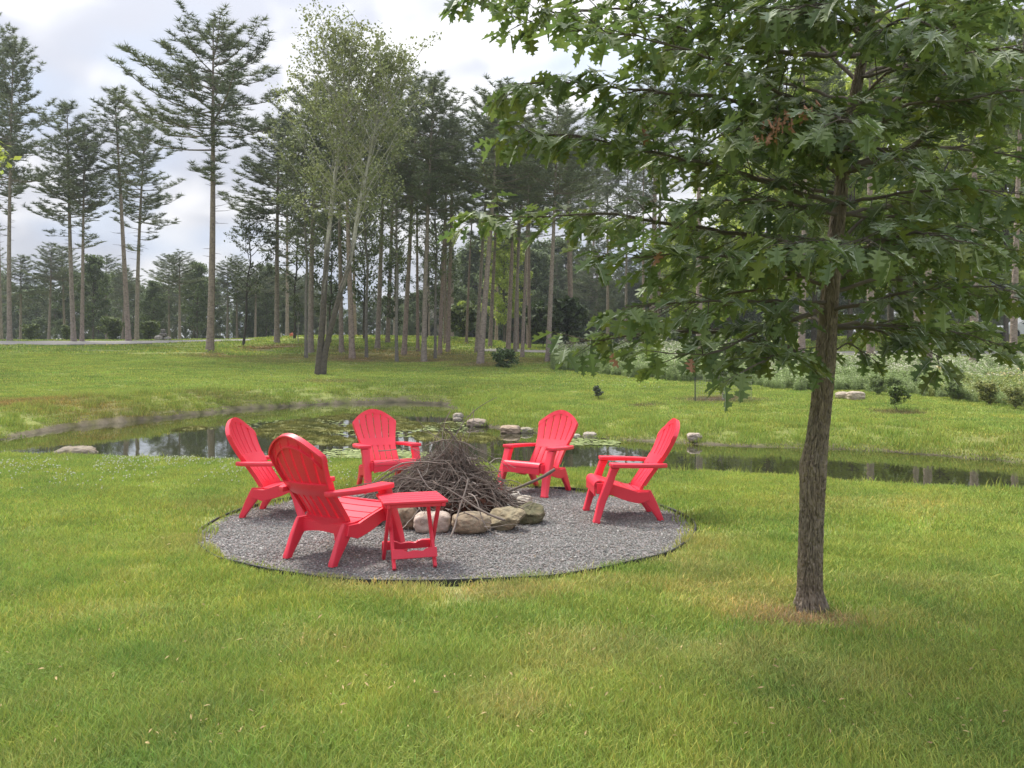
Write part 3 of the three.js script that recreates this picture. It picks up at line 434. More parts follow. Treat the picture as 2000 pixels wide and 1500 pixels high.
{ // folding side table: local x along the front edge, z to the back
  const t = thing('folding_table', 'small red slatted folding side table in front of the fire ring stones', 'table', [-0.735, land(-0.735, -5.36) - 0.004, -5.36]), P = (n, g) => part(n, g, redMat, t), W = 0.46, D = 0.44, HT = 0.475;
  t.quaternion.setFromUnitVectors(V(0, 1, 0), V(0, 1, -SLOPE).normalize()).multiply(new THREE.Quaternion().setFromAxisAngle(V(0, 1, 0), 0.30));
  for (let i = 0; i < 5; i++) { const z = -D / 2 + D / 5 * (i + 0.5); P('top_slat', boxAt(W, 0.020, D / 5 - 0.012, 0, HT - 0.010, z, 0.006)); }
  P('top_frame', join(boxAt(0.022, 0.024, D, -W / 2 + 0.035, HT - 0.033, 0), boxAt(0.022, 0.024, D, W / 2 - 0.035, HT - 0.033, 0), boxAt(W - 0.03, 0.024, 0.018, 0, HT - 0.0335, D / 2 - 0.03), boxAt(W - 0.03, 0.024, 0.018, 0, HT - 0.0335, -D / 2 + 0.03)));
  const leg = (x, z0, z1) => { const dy = HT - 0.03, dz = z1 - z0; return boxAt(0.024, Math.hypot(dy, dz), 0.040, x, dy / 2, (z0 + z1) / 2, 0.005, Math.atan2(dz, dy)); };
  // one frame stands in front at the ground and goes to the back edge, the other crosses it
  for (const s of [-1, 1]) { P('leg', leg(s * (W / 2 - 0.085), 0.175, -0.15)); P('leg', leg(s * (W / 2 - 0.055), -0.175, 0.15)); }
  const board = (z, y, w, ry) => { const s = new THREE.Shape(), a = w / 2; s.moveTo(-a, -0.032); s.lineTo(a, -0.032); s.lineTo(a, 0.032); s.lineTo(0.11, 0.032); s.quadraticCurveTo(0.085, 0.031, 0.075, 0.022); s.quadraticCurveTo(0.055, 0.005, 0.03, 0.014); s.quadraticCurveTo(0, 0.022, -0.03, 0.014); s.quadraticCurveTo(-0.055, 0.005, -0.075, 0.022); s.quadraticCurveTo(-0.085, 0.031, -0.11, 0.032); s.lineTo(-a, 0.032); s.closePath(); const g = new THREE.ExtrudeGeometry(s, { depth: 0.014, bevelEnabled: true, bevelSize: 0.002, bevelThickness: 0.002, bevelSegments: 1, curveSegments: 6 }); g.rotateX(ry); g.translate(0, y, z); return g; };
  P('cross_board', board(0.155, 0.10, W - 0.145, -0.35)); P('cross_board', board(-0.165, 0.10, W - 0.085, 0.35));
}

// ---------------------------------------------------------------- stones
const rockTex = colorTex(512, 512, (u, v) => { const a = tfbm(u, v, 6, 6, 111, 5), b = tnoise(u, v, 120, 120, 113), c = tfbm(u, v, 14, 14, 117, 3), k = 0.62 + 0.55 * a + 0.22 * (b - 0.5); return [k * (1 + 0.12 * (c - 0.5)), k, k * (1 - 0.12 * (c - 0.5))]; });
const rockBump = greyTex(512, 512, (u, v) => 0.6 * tfbm(u, v, 10, 10, 121, 5) + 0.4 * tnoise(u, v, 90, 90, 123));
const rockMats = new Map();
function rockMat(c, c2) { const k = c.join(); if (!rockMats.has(k)) rockMats.set(k, new THREE.MeshStandardMaterial({ vertexColors: true, roughness: 0.88, map: rockTex, bumpMap: rockBump, bumpScale: 0.006 })); return rockMats.get(k); }
function rockGeo(seed, [w, h, d], col, { rough = 0.16, square = 0.2, facets = 0, moss } = {}) {
  const g = new THREE.IcosahedronGeometry(1, 14), R = rng(seed), ox = R() * 50, oy = R() * 50, p = g.attributes.position, c = [], planes = [];
  for (let i = 0; i < facets; i++) planes.push([V(R() * 2 - 1, R() * 1.6 - 0.5, R() * 2 - 1).normalize(), 0.62 + 0.22 * R()]);
  const v = V(0, 0, 0), m = { x: 0, y: 0, z: 0 }; let lo = [9, 9, 9], hi = [-9, -9, -9];
  for (let i = 0; i < p.count; i++) {
    v.fromBufferAttribute(p, i).normalize(); const n = v.clone();
    let k = Math.pow(Math.pow(Math.abs(n.x), 2 + 4 * square) + Math.pow(Math.abs(n.y), 2 + 4 * square) + Math.pow(Math.abs(n.z), 2 + 4 * square), -1 / (2 + 4 * square));
    for (const [q, e] of planes) { const f = q.dot(n); if (f > 0.05) k = Math.min(k, e / f); }
    k *= 1 + rough * fbm3(n.x * 1.3 + ox, n.y * 1.3 + oy, n.z * 1.3, 4) + 0.03 * fbm3(n.x * 6 + ox, n.y * 6, n.z * 6 + oy, 3);
    v.copy(n).multiplyScalar(k); p.setXYZ(i, v.x, v.y, v.z); [v.x, v.y, v.z].forEach((x, j) => { lo[j] = Math.min(lo[j], x); hi[j] = Math.max(hi[j], x); });
    let cc = mix3(col, col.map((x) => x * 0.62), clamp(0.5 + 1.3 * fbm3(n.x * 2.1 + oy, n.y * 2.1, n.z * 2.1 + ox, 4))); cc = mix3(cc, [0.33, 0.25, 0.17], 0.35 * sstep(0.1, 0.4, fbm3(n.x * 1.4 - ox, n.y * 1.4, n.z * 1.4, 3)));
    if (moss) cc = mix3(cc, [0.07, 0.072, 0.03], moss * sstep(-0.15, 0.12, fbm3(n.x * 3 + oy, n.y * 3 + 5, n.z * 3, 4))); c.push(...cc);
  }
  for (let i = 0; i < p.count; i++) p.setXYZ(i, ((p.getX(i) - lo[0]) / (hi[0] - lo[0]) - 0.5) * w, (p.getY(i) - lo[1]) / (hi[1] - lo[1]) * h, ((p.getZ(i) - lo[2]) / (hi[2] - lo[2]) - 0.5) * d);
  g.setAttribute('color', new THREE.Float32BufferAttribute(c, 3));
  // weld by position so that the shading is smooth
  const seen = new Map(), idx = [], keep = []; for (let i = 0; i < p.count; i++) { const q = `${p.getX(i).toFixed(5)},${p.getY(i).toFixed(5)},${p.getZ(i).toFixed(5)}`; if (!seen.has(q)) { seen.set(q, keep.length); keep.push(i); } idx.push(seen.get(q)); }
  const o = new THREE.BufferGeometry(), P = [], C = [], U = []; for (const i of keep) { P.push(p.getX(i), p.getY(i), p.getZ(i)); C.push(c[i * 3], c[i * 3 + 1], c[i * 3 + 2]); U.push(p.getX(i) * 1.7 + p.getZ(i) * 0.9, p.getY(i) * 1.7 + p.getZ(i) * 1.1); }
  o.setAttribute('position', new THREE.Float32BufferAttribute(P, 3)); o.setAttribute('color', new THREE.Float32BufferAttribute(C, 3)); o.setAttribute('uv', new THREE.Float32BufferAttribute(U, 2)); o.setIndex(idx); o.computeVertexNormals(); return facets ? toCreasedNormals(o, 0.45) : o;
}
// a stone by its box in the photograph; near side on the ground at the row of its foot
function stone(name, label, cat, u0, u1, v0, v1, col, opt = {}, group) {
  const f = opt.onBed ? (() => { const d = F * EYE / (v1 - 740); return V(0, 0, -d); })() : opt.d ? V(0, 0, -opt.d) : hit((u0 + u1) / 2, v1), w = (u1 - u0) / F * -f.z, h = (v1 - v0) / F * -f.z, dep = opt.depth ?? w * 0.8, d = -f.z + dep * 0.42, x = ((u0 + u1) / 2 - 1000) / F * d;
  const y = opt.y ?? (opt.onBed ? land(x, -d) : Math.max(H(x, -d), WATER)), sink = opt.sink ?? 0.1;
  const top = EYE - (v0 - VH) / F * d, hh = opt.onBed || opt.water ? Math.max(0.05, top - y + sink * h) : h * (1 + sink);
  const o = part(name, rockGeo(opt.seed ?? Math.round(u0 * 7 + v1), [w * d / -f.z, hh, dep], col, opt), rockMat([1, 1, 1])); o.position.set(x, y - sink * h, -d); o.rotation.y = opt.turn ?? 0; return tag(o, label, cat, group);
}
const FR = 'stones ringing the fire pit';
stone('ring_stone', 'brown fire ring stone half hidden behind the folding table', 'stone', 771, 818, 988, 1034, [0.28, 0.21, 0.14], { onBed: 1, square: 0.3, depth: 0.22 }, FR);
stone('ring_stone', 'pale pinkish fire ring stone with horizontal creases below the table edge', 'stone', 808, 881, 1000, 1041, [0.64, 0.52, 0.44], { onBed: 1, square: 0.42, depth: 0.22, rough: 0.08 }, FR);
stone('ring_stone', 'tan brown rounded fire ring stone right of the pale pinkish one', 'stone', 880, 961, 1000, 1044, [0.42, 0.33, 0.225], { onBed: 1, square: 0.15, depth: 0.26, rough: 0.14 }, FR);
stone('ring_stone', 'olive brown angular fire ring stone second from the right end', 'stone', 952, 1027, 992, 1037, [0.35, 0.285, 0.18], { onBed: 1, facets: 7, square: 0.3, depth: 0.28, seed: 6, moss: 0.12 }, FR);
stone('ring_stone', 'dark mossy fire ring stone at the right end', 'stone', 1000, 1065, 980, 1024, [0.19, 0.17, 0.09], { onBed: 1, facets: 5, square: 0.3, depth: 0.30, seed: 9, moss: 0.45 }, FR);
stone('ring_stone', 'flat pale broken slab lying behind the mossy fire ring stone', 'stone', 1008, 1041, 967, 988, [0.56, 0.50, 0.42], { onBed: 1, facets: 8, depth: 0.16, seed: 4 }, FR);
stone('ring_stone', 'narrow white shard leaning at the right foot of the brush pile', 'stone', 995, 1018, 960, 984, [0.62, 0.57, 0.50], { onBed: 1, facets: 8, depth: 0.08, seed: 14 }, FR);
stone('ring_stone', 'low tan stone of the fire ring between the near chair and the table legs', 'stone', 716, 746, 1003, 1026, [0.42, 0.33, 0.24], { onBed: 1, depth: 0.18 }, FR);
stone('ring_stone', 'small pale tan stone left of the brown one behind the table legs', 'stone', 752, 778, 988, 1006, [0.46, 0.38, 0.28], { onBed: 1, depth: 0.15 }, FR);
const PR = 'rocks along the pond';
const pr = (label, u0, u1, v0, v1, col, o = {}) => stone('pond_rock', label, 'rock', u0, u1, v0, v1, col, { water: 1, d: F * (EYE - WATER) / (v1 - VH), sink: 0.25, ...o }, PR);
pr('grey brown rock at the near water edge far left', 109, 186, 871, 889, [0.30, 0.25, 0.19], { d: 13.2, depth: 0.5, y: -0.8, seed: 31, turn: 0.3 });
pr('small pale rock on the point at the end of the far pond arm', 884, 906, 806, 819, [0.42, 0.37, 0.31], { seed: 32 });
pr('flat little rock in the water below the pale rock on the point', 884, 902, 815, 823, [0.36, 0.31, 0.26], { seed: 33 });
pr('large grey brown rock on the far bank above the brush pile twigs', 911, 955, 817, 834, [0.37, 0.30, 0.24], { seed: 34, square: 0.1 });
pr('broad reddish tan rock on the far bank left of the chair back', 976, 1018, 830, 847, [0.44, 0.33, 0.24], { seed: 35, square: 0.3 });
pr('light tan rock touching the broad reddish one on its right', 1014, 1042, 834, 846, [0.40, 0.36, 0.27], { seed: 36 });
pr('small white rock at the waterline right of the chair back', 1115, 1134, 847, 856, [0.55, 0.50, 0.42], { seed: 37 });
pr('oval white rock at the waterline, larger of the two between the right chairs', 1138, 1166, 843, 857, [0.55, 0.48, 0.40], { seed: 38 });
pr('blocky pale rock on the bank right of the side view chair', 1342, 1371, 845, 867, [0.52, 0.43, 0.35], { seed: 39, square: 0.4, sink: 0.1 });
const LR = 'pale boulders at the edge of the meadow';
stone('boulder', 'left pale boulder of the pair by the meadow behind the oak', 'boulder', 1632, 1662, 765, 780, [0.50, 0.42, 0.33], { seed: 41 }, LR);
stone('boulder', 'right pale boulder of the pair by the meadow behind the oak', 'boulder', 1654, 1688, 765, 783, [0.53, 0.44, 0.36], { seed: 42, square: 0.3 }, LR);

// ---------------------------------------------------------------- the heap of sticks on the fire pit
{
  const C = V(-0.68, land(-0.68, -7.15), -7.15), pile = thing('brush_pile', 'tall heap of dry sticks and twigs piled on the stone fire ring', 'brush pile', [C.x, C.y, C.z]), R = rng(301);
  const barks = [[0.16, 0.13, 0.112], [0.25, 0.21, 0.185], [0.105, 0.08, 0.066], [0.36, 0.315, 0.28], [0.19, 0.13, 0.10]].map((c) => new THREE.MeshStandardMaterial({ color: rgb(...c), roughness: 0.9 }));
  const twig = (seed, side) => {                      // one metre long along y from 0, bent, with side shoots
    const r = rng(seed), m = new MB(), pts = [], rad = [], ph = r() * 6, am = 0.03 + 0.15 * r() * r(), am2 = 0.03 + 0.09 * r();
    for (let i = 0; i <= 9; i++) { const t = i / 9; pts.push(V(am * Math.sin(t * 3.2 + ph) - am * Math.sin(ph) + 0.012 * (r() - 0.5), t, am2 * Math.sin(t * 4.7 + ph * 2) - am2 * Math.sin(ph * 2) + 0.012 * (r() - 0.5))); rad.push(0.0085 * (1 - 0.68 * t) * (0.9 + 0.2 * r())); }
    m.tube(pts, rad, 5);
    for (let k = 0; k < side; k++) { const i = 3 + Math.floor(r() * 5), b = pts[i], a = r() * 6.28, l = 0.12 + 0.25 * r(), q = []; for (let j = 0; j <= 4; j++) { const t = j / 4; q.push(V(b.x + Math.cos(a) * l * t * 0.75 + 0.02 * t * (r() - 0.5), b.y + l * t * (0.6 + 0.2 * t), b.z + Math.sin(a) * l * t * 0.75)); } m.tube(q, q.map((_, j) => rad[i] * 0.55 * (1 - 0.17 * j)), 4); }
    return m.geo();
  };
  const geos = Array.from({ length: 14 }, (_, i) => twig(400 + i, i % 3)), up = V(0, 1, 0);
  const pose = (a, b, thick, o) => { const d = b.clone().sub(a), l = d.length(); o.position.copy(a); o.quaternion.setFromUnitVectors(up, d.normalize()).multiply(new THREE.Quaternion().setFromAxisAngle(up, R() * 6.28)); o.scale.set(Math.max(thick * 0.6, Math.min(l, thick * 1.2)), l, Math.max(thick * 0.6, Math.min(l, thick * 1.2))); };
  const dome = (x, z) => { const q = Math.hypot((x - 0.02) / 0.72, z / 0.68); return 0.40 * Math.sqrt(Math.max(0, 1 - q * q)) + 0.30 * Math.exp(-(((x - 0.12) / 0.26) ** 2 + (z / 0.28) ** 2)); };
  const draw = (inner) => {
    const k = R(), a = R() * 6.28;
    if (k < (inner ? 0.24 : 0.34)) {                                    // leaning in to the peak
      const r0 = 0.26 + 0.34 * R(), x0 = 0.12 + Math.cos(a) * r0 * 0.9, z0 = Math.sin(a) * r0 * 0.9, t = V(0.10 + 0.26 * (R() - 0.5), 0.46 + 0.34 * R() - inner * 0.15, 0.26 * (R() - 0.5)), s = V(x0, 0.02 + 0.14 * R(), z0), e = t.clone().sub(s).multiplyScalar(1.0 + (R() < 0.22 ? 0.30 * R() : 0.02)).add(s);
      return [s, e];
    }
    const q = Math.sqrt(R()) * 0.56, x = Math.cos(a) * q + (R() < 0.3 ? -0.15 : 0), z = Math.sin(a) * q * 0.9, y = Math.max(0.05, dome(x, z) * (inner ? 0.35 + 0.5 * R() : 0.86 + 0.14 * R())), b = R() * 6.28, l = 0.14 + 0.40 * R() * R() + 0.08 * R(), dx = Math.cos(b) * l, dz = Math.sin(b) * l * 0.8;
    const s = V(x - dx, 0, z - dz), e = V(x + dx, 0, z + dz); s.y = Math.max(0.015, lerp(y, dome(s.x, s.z), 0.7) + 0.20 * (R() - 0.5)); e.y = Math.max(0.015, lerp(y, dome(e.x, e.z), 0.7) + 0.20 * (R() - 0.5)); return [s, e];
  };
  for (let i = 0; i < 262; i++) { const [s, e] = draw(0), o = part('stick', geos[i % 14], barks[Math.floor(Math.pow(R(), 1.4) * 5) % 5], pile); pose(s, e, 0.45 + 0.75 * R() * R() + (R() < 0.1 ? 0.5 : 0), o); }
  // single sticks that can be picked out, by their ends in the photograph
  const P = (u, v, d) => at(u, v, d).sub(C), single = [
    [[985, 957, 7.15], [1083, 916, 7.0], 2.3, 3], [[912, 940, 6.55], [880, 1047, 6.22], 1.2, 3], [[840, 905, 6.9], [982, 784, 7.2], 0.7, 0], [[900, 880, 7.0], [818, 796, 7.2], 0.6, 0], [[905, 885, 7.0], [845, 800, 7.0], 0.5, 2], [[930, 900, 7.0], [965, 832, 7.1], 0.4, 0],
    [[872, 905, 6.9], [690, 962, 6.7], 0.8, 1], [[880, 900, 6.8], [742, 917, 6.8], 0.9, 0], [[700, 950, 6.8], [800, 925, 6.7], 0.7, 2], [[815, 915, 6.5], [862, 962, 6.35], 0.9, 3], [[915, 965, 6.5], [985, 1018, 6.15], 1.5, 1], [[905, 1000, 6.4], [960, 1010, 6.25], 1.1, 1], [[775, 1040, 6.1], [824, 985, 6.4], 0.9, 3],
    [[830, 870, 7.0], [980, 873, 6.9], 0.5, 0], [[905, 862, 7.1], [990, 930, 6.9], 0.7, 0], [[955, 905, 7.2], [1008, 908, 7.3], 0.9, 3], [[780, 935, 6.7], [920, 940, 6.5], 0.8, 0], [[800, 958, 6.5], [925, 962, 6.4], 0.7, 1], [[905, 930, 6.6], [975, 985, 6.4], 0.8, 0], [[875, 830, 7.1], [930, 905, 6.9], 0.6, 0], [[870, 838, 7.2], [955, 890, 7.0], 0.6, 2], [[925, 800, 7.2], [918, 885, 7.0], 0.35, 1], [[740, 880, 7.0], [860, 925, 6.7], 0.5, 0], [[885, 1012, 6.35], [1050, 975, 6.8], 0.6, 1], [[930, 1010, 6.25], [950, 1030, 6.15], 0.5, 2], [[945, 1028, 6.17], [1010, 1030, 6.15], 0.4, 3],
  ];
  const pole = (a, b, r0, r1, mat, label) => { const m = new MB(), q = []; for (let i = 0; i <= 10; i++) { const t = i / 10; q.push(a.clone().lerp(b, t).add(V(0.005 * Math.sin(t * 9), 0.008 * Math.sin(t * 5 + 1) - 0.02 * Math.sin(t * 3.14), 0.01 * Math.cos(t * 7)))); } m.tube(q, q.map((_, i) => lerp(r0, r1, i / 10) * (1 + 0.15 * Math.sin(i * 2.3))), 9); const o = part('stick', m.geo(), mat, pile); o.userData.label = label; };
  pole(P(962, 972, 7.1), P(1083, 916, 7.0), 0.009, 0.016, barks[0], 'thick broken branch sticking out to the right'); pole(P(915, 935, 6.55), P(880, 1048, 6.22), 0.006, 0.009, barks[1], 'pale stick leaning on the front of the heap'); pole(P(872, 955, 6.5), P(985, 1015, 6.15), 0.006, 0.011, barks[0], 'grey branch lying over the front stones');
  single.slice(2).forEach(([a, b, k, m], i) => { const o = part('stick', geos[(i * 5) % 14], barks[m], pile); pose(P(...a), P(...b), k, o); });
  const lists = geos.map(() => []), o3 = new THREE.Object3D(), cols = geos.map(() => []);
  for (let i = 0; i < 1100; i++) { const [s, e] = draw(1); pose(s, e, 0.3 + 0.6 * R(), o3); o3.updateMatrix(); lists[i % 14].push(o3.matrix.clone()); const w = 0.7 + 0.6 * R(); cols[i % 14].push(rgb(0.155 * w, 0.12 * w, 0.10 * w)); }
  const fill = new THREE.Group(); fill.name = 'twigs'; fill.userData.kind = 'stuff'; pile.add(fill);
  const white = new THREE.MeshStandardMaterial({ roughness: 0.92 }); geos.forEach((g, i) => instanced('twig', g, white, lists[i], cols[i], fill));
  // rust brown dead leaves caught in the heap
  const lf = new THREE.BufferGeometry(); lf.setAttribute('position', new THREE.Float32BufferAttribute([-0.03, 0, 0, 0, 0.008, 0.016, 0.035, -0.005, 0, 0, 0.004, -0.016], 3)); lf.setIndex([0, 1, 2, 0, 2, 3]); lf.computeVertexNormals();
  const lm = [], lc = []; for (let i = 0; i < 3600; i++) { const a = R() * 6.28, q = Math.sqrt(R()) * 0.6, x = Math.cos(a) * q, z = Math.sin(a) * q * 0.9, y = dome(x, z) * (0.1 + 0.72 * R()); lm.push(matrix([x, y, z], [R() * 6, R() * 6, R() * 6], 0.7 + R())); const w = 0.6 + 0.8 * R(); lc.push(rgb(0.11 * w, 0.045 * w, 0.028 * w)); }
  instanced('dead_leaves', lf, new THREE.MeshStandardMaterial({ roughness: 0.95 }), lm, lc, pile);
}

// ---------------------------------------------------------------- the oak in the foreground
function oakLeaf(seed) {                                // one leaf, length 1 along +y, upper face +z, folded along the midrib and curled
  const r = rng(seed), j = () => 0.92 + 0.16 * r();
  const half = () => [[0.010, 0.0], [0.05, 0.08], [0.17, 0.105], [0.245, 0.175], [0.155, 0.205], [0.065, 0.265], [0.13, 0.325], [0.33, 0.325], [0.30, 0.385], [0.405, 0.455], [0.235, 0.465], [0.085, 0.535], [0.13, 0.595], [0.305, 0.650], [0.235, 0.705], [0.285, 0.785], [0.14, 0.775], [0.06, 0.820], [0.125, 0.925], [0.045, 0.915], [0.0, 1.0]].map(([x, y]) => [x * j() * 0.95, y]);
  const m = new MB(), fold = 0.18 + 0.2 * r(), curl = 0.25 + 0.5 * r(), tw = 0.3 * (r() - 0.5), wav = r() * 6;
  for (const s of [1, -1]) {
    const h = half(), sh = new THREE.Shape([new THREE.Vector2(0, 0), ...h.map(([x, y]) => new THREE.Vector2(x, y))]), g = new THREE.ShapeGeometry(sh), p = g.attributes.position, base = m.p.length / 3;
    for (let i = 0; i < p.count; i++) { const x = p.getX(i), y = p.getY(i); m.v(s * x, y * (1 - 0.10 * curl * y), x * fold - curl * y * y * 0.42 + s * x * y * tw + 0.03 * Math.sin(y * 9 + s + wav) * x * 3, null, s * x, y); }
    const idx = g.index.array; for (let i = 0; i < idx.length; i += 3) s > 0 ? m.tri(base + idx[i], base + idx[i + 1], base + idx[i + 2]) : m.tri(base + idx[i], base + idx[i + 2], base + idx[i + 1]);
  }
  const a = m.v(-0.010, 0, 0), b = m.v(0.010, 0, 0), c = m.v(0.006, -0.22, 0.04), d = m.v(-0.006, -0.22, 0.04); m.quad(a, d, c, b);   // stalk
  return m.geo();
}
{
  const base = hit(1582, 1206), D = -base.z, oak = thing('oak_tree', 'young oak with ridged grey brown trunk standing on the lawn at the right', 'tree', [base.x, base.y, base.z]), O = V(base.x, base.y, base.z);
  const R = rng(801);
  const tp = [[1582, 1225, 0.098], [1582, 1195, 0.090], [1582, 1150, 0.080], [1583, 1080, 0.0765], [1585, 1000, 0.0755], [1588, 930, 0.073], [1597, 850, 0.0665], [1604, 790, 0.063], [1609, 730, 0.064], [1613, 690, 0.0625], [1618, 620, 0.058], [1624, 540, 0.054], [1633, 450, 0.050], [1643, 370, 0.045], [1655, 285, 0.041], [1668, 200, 0.037], [1685, 110, 0.032], [1700, 20, 0.027], [1712, -80, 0.021], [1722, -190, 0.015], [1728, -300, 0.007]];
  const ty = tp.map((q) => -q[1]), fu = spline(ty, tp.map((q) => q[0])), fr = spline(ty, tp.map((q) => q[2] * 0.85));
  const axis = (v) => at(fu(-v), v, D + 0.10 * Math.sin(v * 0.006)).sub(O);
  // bark: long ridges that split and join, as relief
  const barkTex = colorTex(512, 512, (u, v) => { const a = tfbm(u, v, 14, 5, 131, 4), b = tnoise(u, v, 90, 40, 133), c = tfbm(u, v, 4, 3, 137, 3), k = 0.70 + 0.45 * a + 0.25 * (b - 0.5); const q = mix3([0.275, 0.212, 0.16], [0.335, 0.285, 0.23], c); return q.map((x) => x * k); });
  const barkBump = greyTex(1024, 1024, (u, v) => { const w = 0.06 * tfbm(u, v, 6, 6, 141, 3), n = Math.abs(tfbm(u + w, v, 26, 7, 143, 2) * 2 - 1), f = tnoise(u, v, 160, 90, 147); return clamp(Math.min(1, n * 3.2) * 0.8 + 0.2 * f); });
  const barkMat = new THREE.MeshStandardMaterial({ roughness: 0.93, map: rep(barkTex, 1, 1), bumpMap: rep(barkBump, 1, 1), bumpScale: 0.012 });
  const limbMat = new THREE.MeshStandardMaterial({ roughness: 0.9, color: rgb(0.155, 0.128, 0.105), bumpMap: barkBump, bumpScale: 0.003 });
  {
    const m = new MB(), nv = 900, na = 150, v0 = 1225, v1 = -300;
    for (let i = 0; i <= nv; i++) {
      const v = lerp(v0, v1, Math.pow(i / nv, 1.0)), c = axis(v), r = fr(-v), hgt = c.y;
      const rough = 0.35 + 0.65 * sstep(2.1, 1.0, hgt);
      for (let k = 0; k <= na; k++) {
        const a = k / na * 6.283185, ca = Math.cos(a), sa = Math.sin(a);
        const w = fbm3(ca * 1.4, hgt * 3.5, sa * 1.4, 3) * 0.45, n = simplex.noise3d(ca * 6.5 + w * 2, hgt * 4.4, sa * 6.5 + w * 2), n2 = simplex.noise3d(ca * 11 + 7, hgt * 9, sa * 11 - w * 3), ridge = Math.min(1, Math.abs(n) * 2.6) * 0.7 + Math.min(1, Math.abs(n2) * 2.2) * 0.3;
        const knot = 0.010 * Math.exp(-(((v - 905) / 26) ** 2)) * Math.max(0, -ca * 0.8 + 0.3 * sa) + 0.006 * Math.exp(-(((v - 925) / 40) ** 2));
        const flare = 0.026 * sstep(0.18, 0, hgt) ** 1.6 * (0.75 + 0.6 * Math.sin(a * 3 + 1));
        const rr = r + (ridge - 0.85) * 0.017 * rough + knot + flare + 0.004 * fbm3(ca, hgt * 2, sa, 2);
        m.v(c.x + ca * rr, c.y, c.z + sa * rr, null, k / na, hgt * 1.9);
      }
    }
    for (let i = 0; i < nv; i++) for (let k = 0; k < na; k++) { const o = i * (na + 1) + k; m.quad(o, o + na + 1, o + na + 2, o + 1); }
    part('trunk', m.geo(), barkMat, oak);
  }
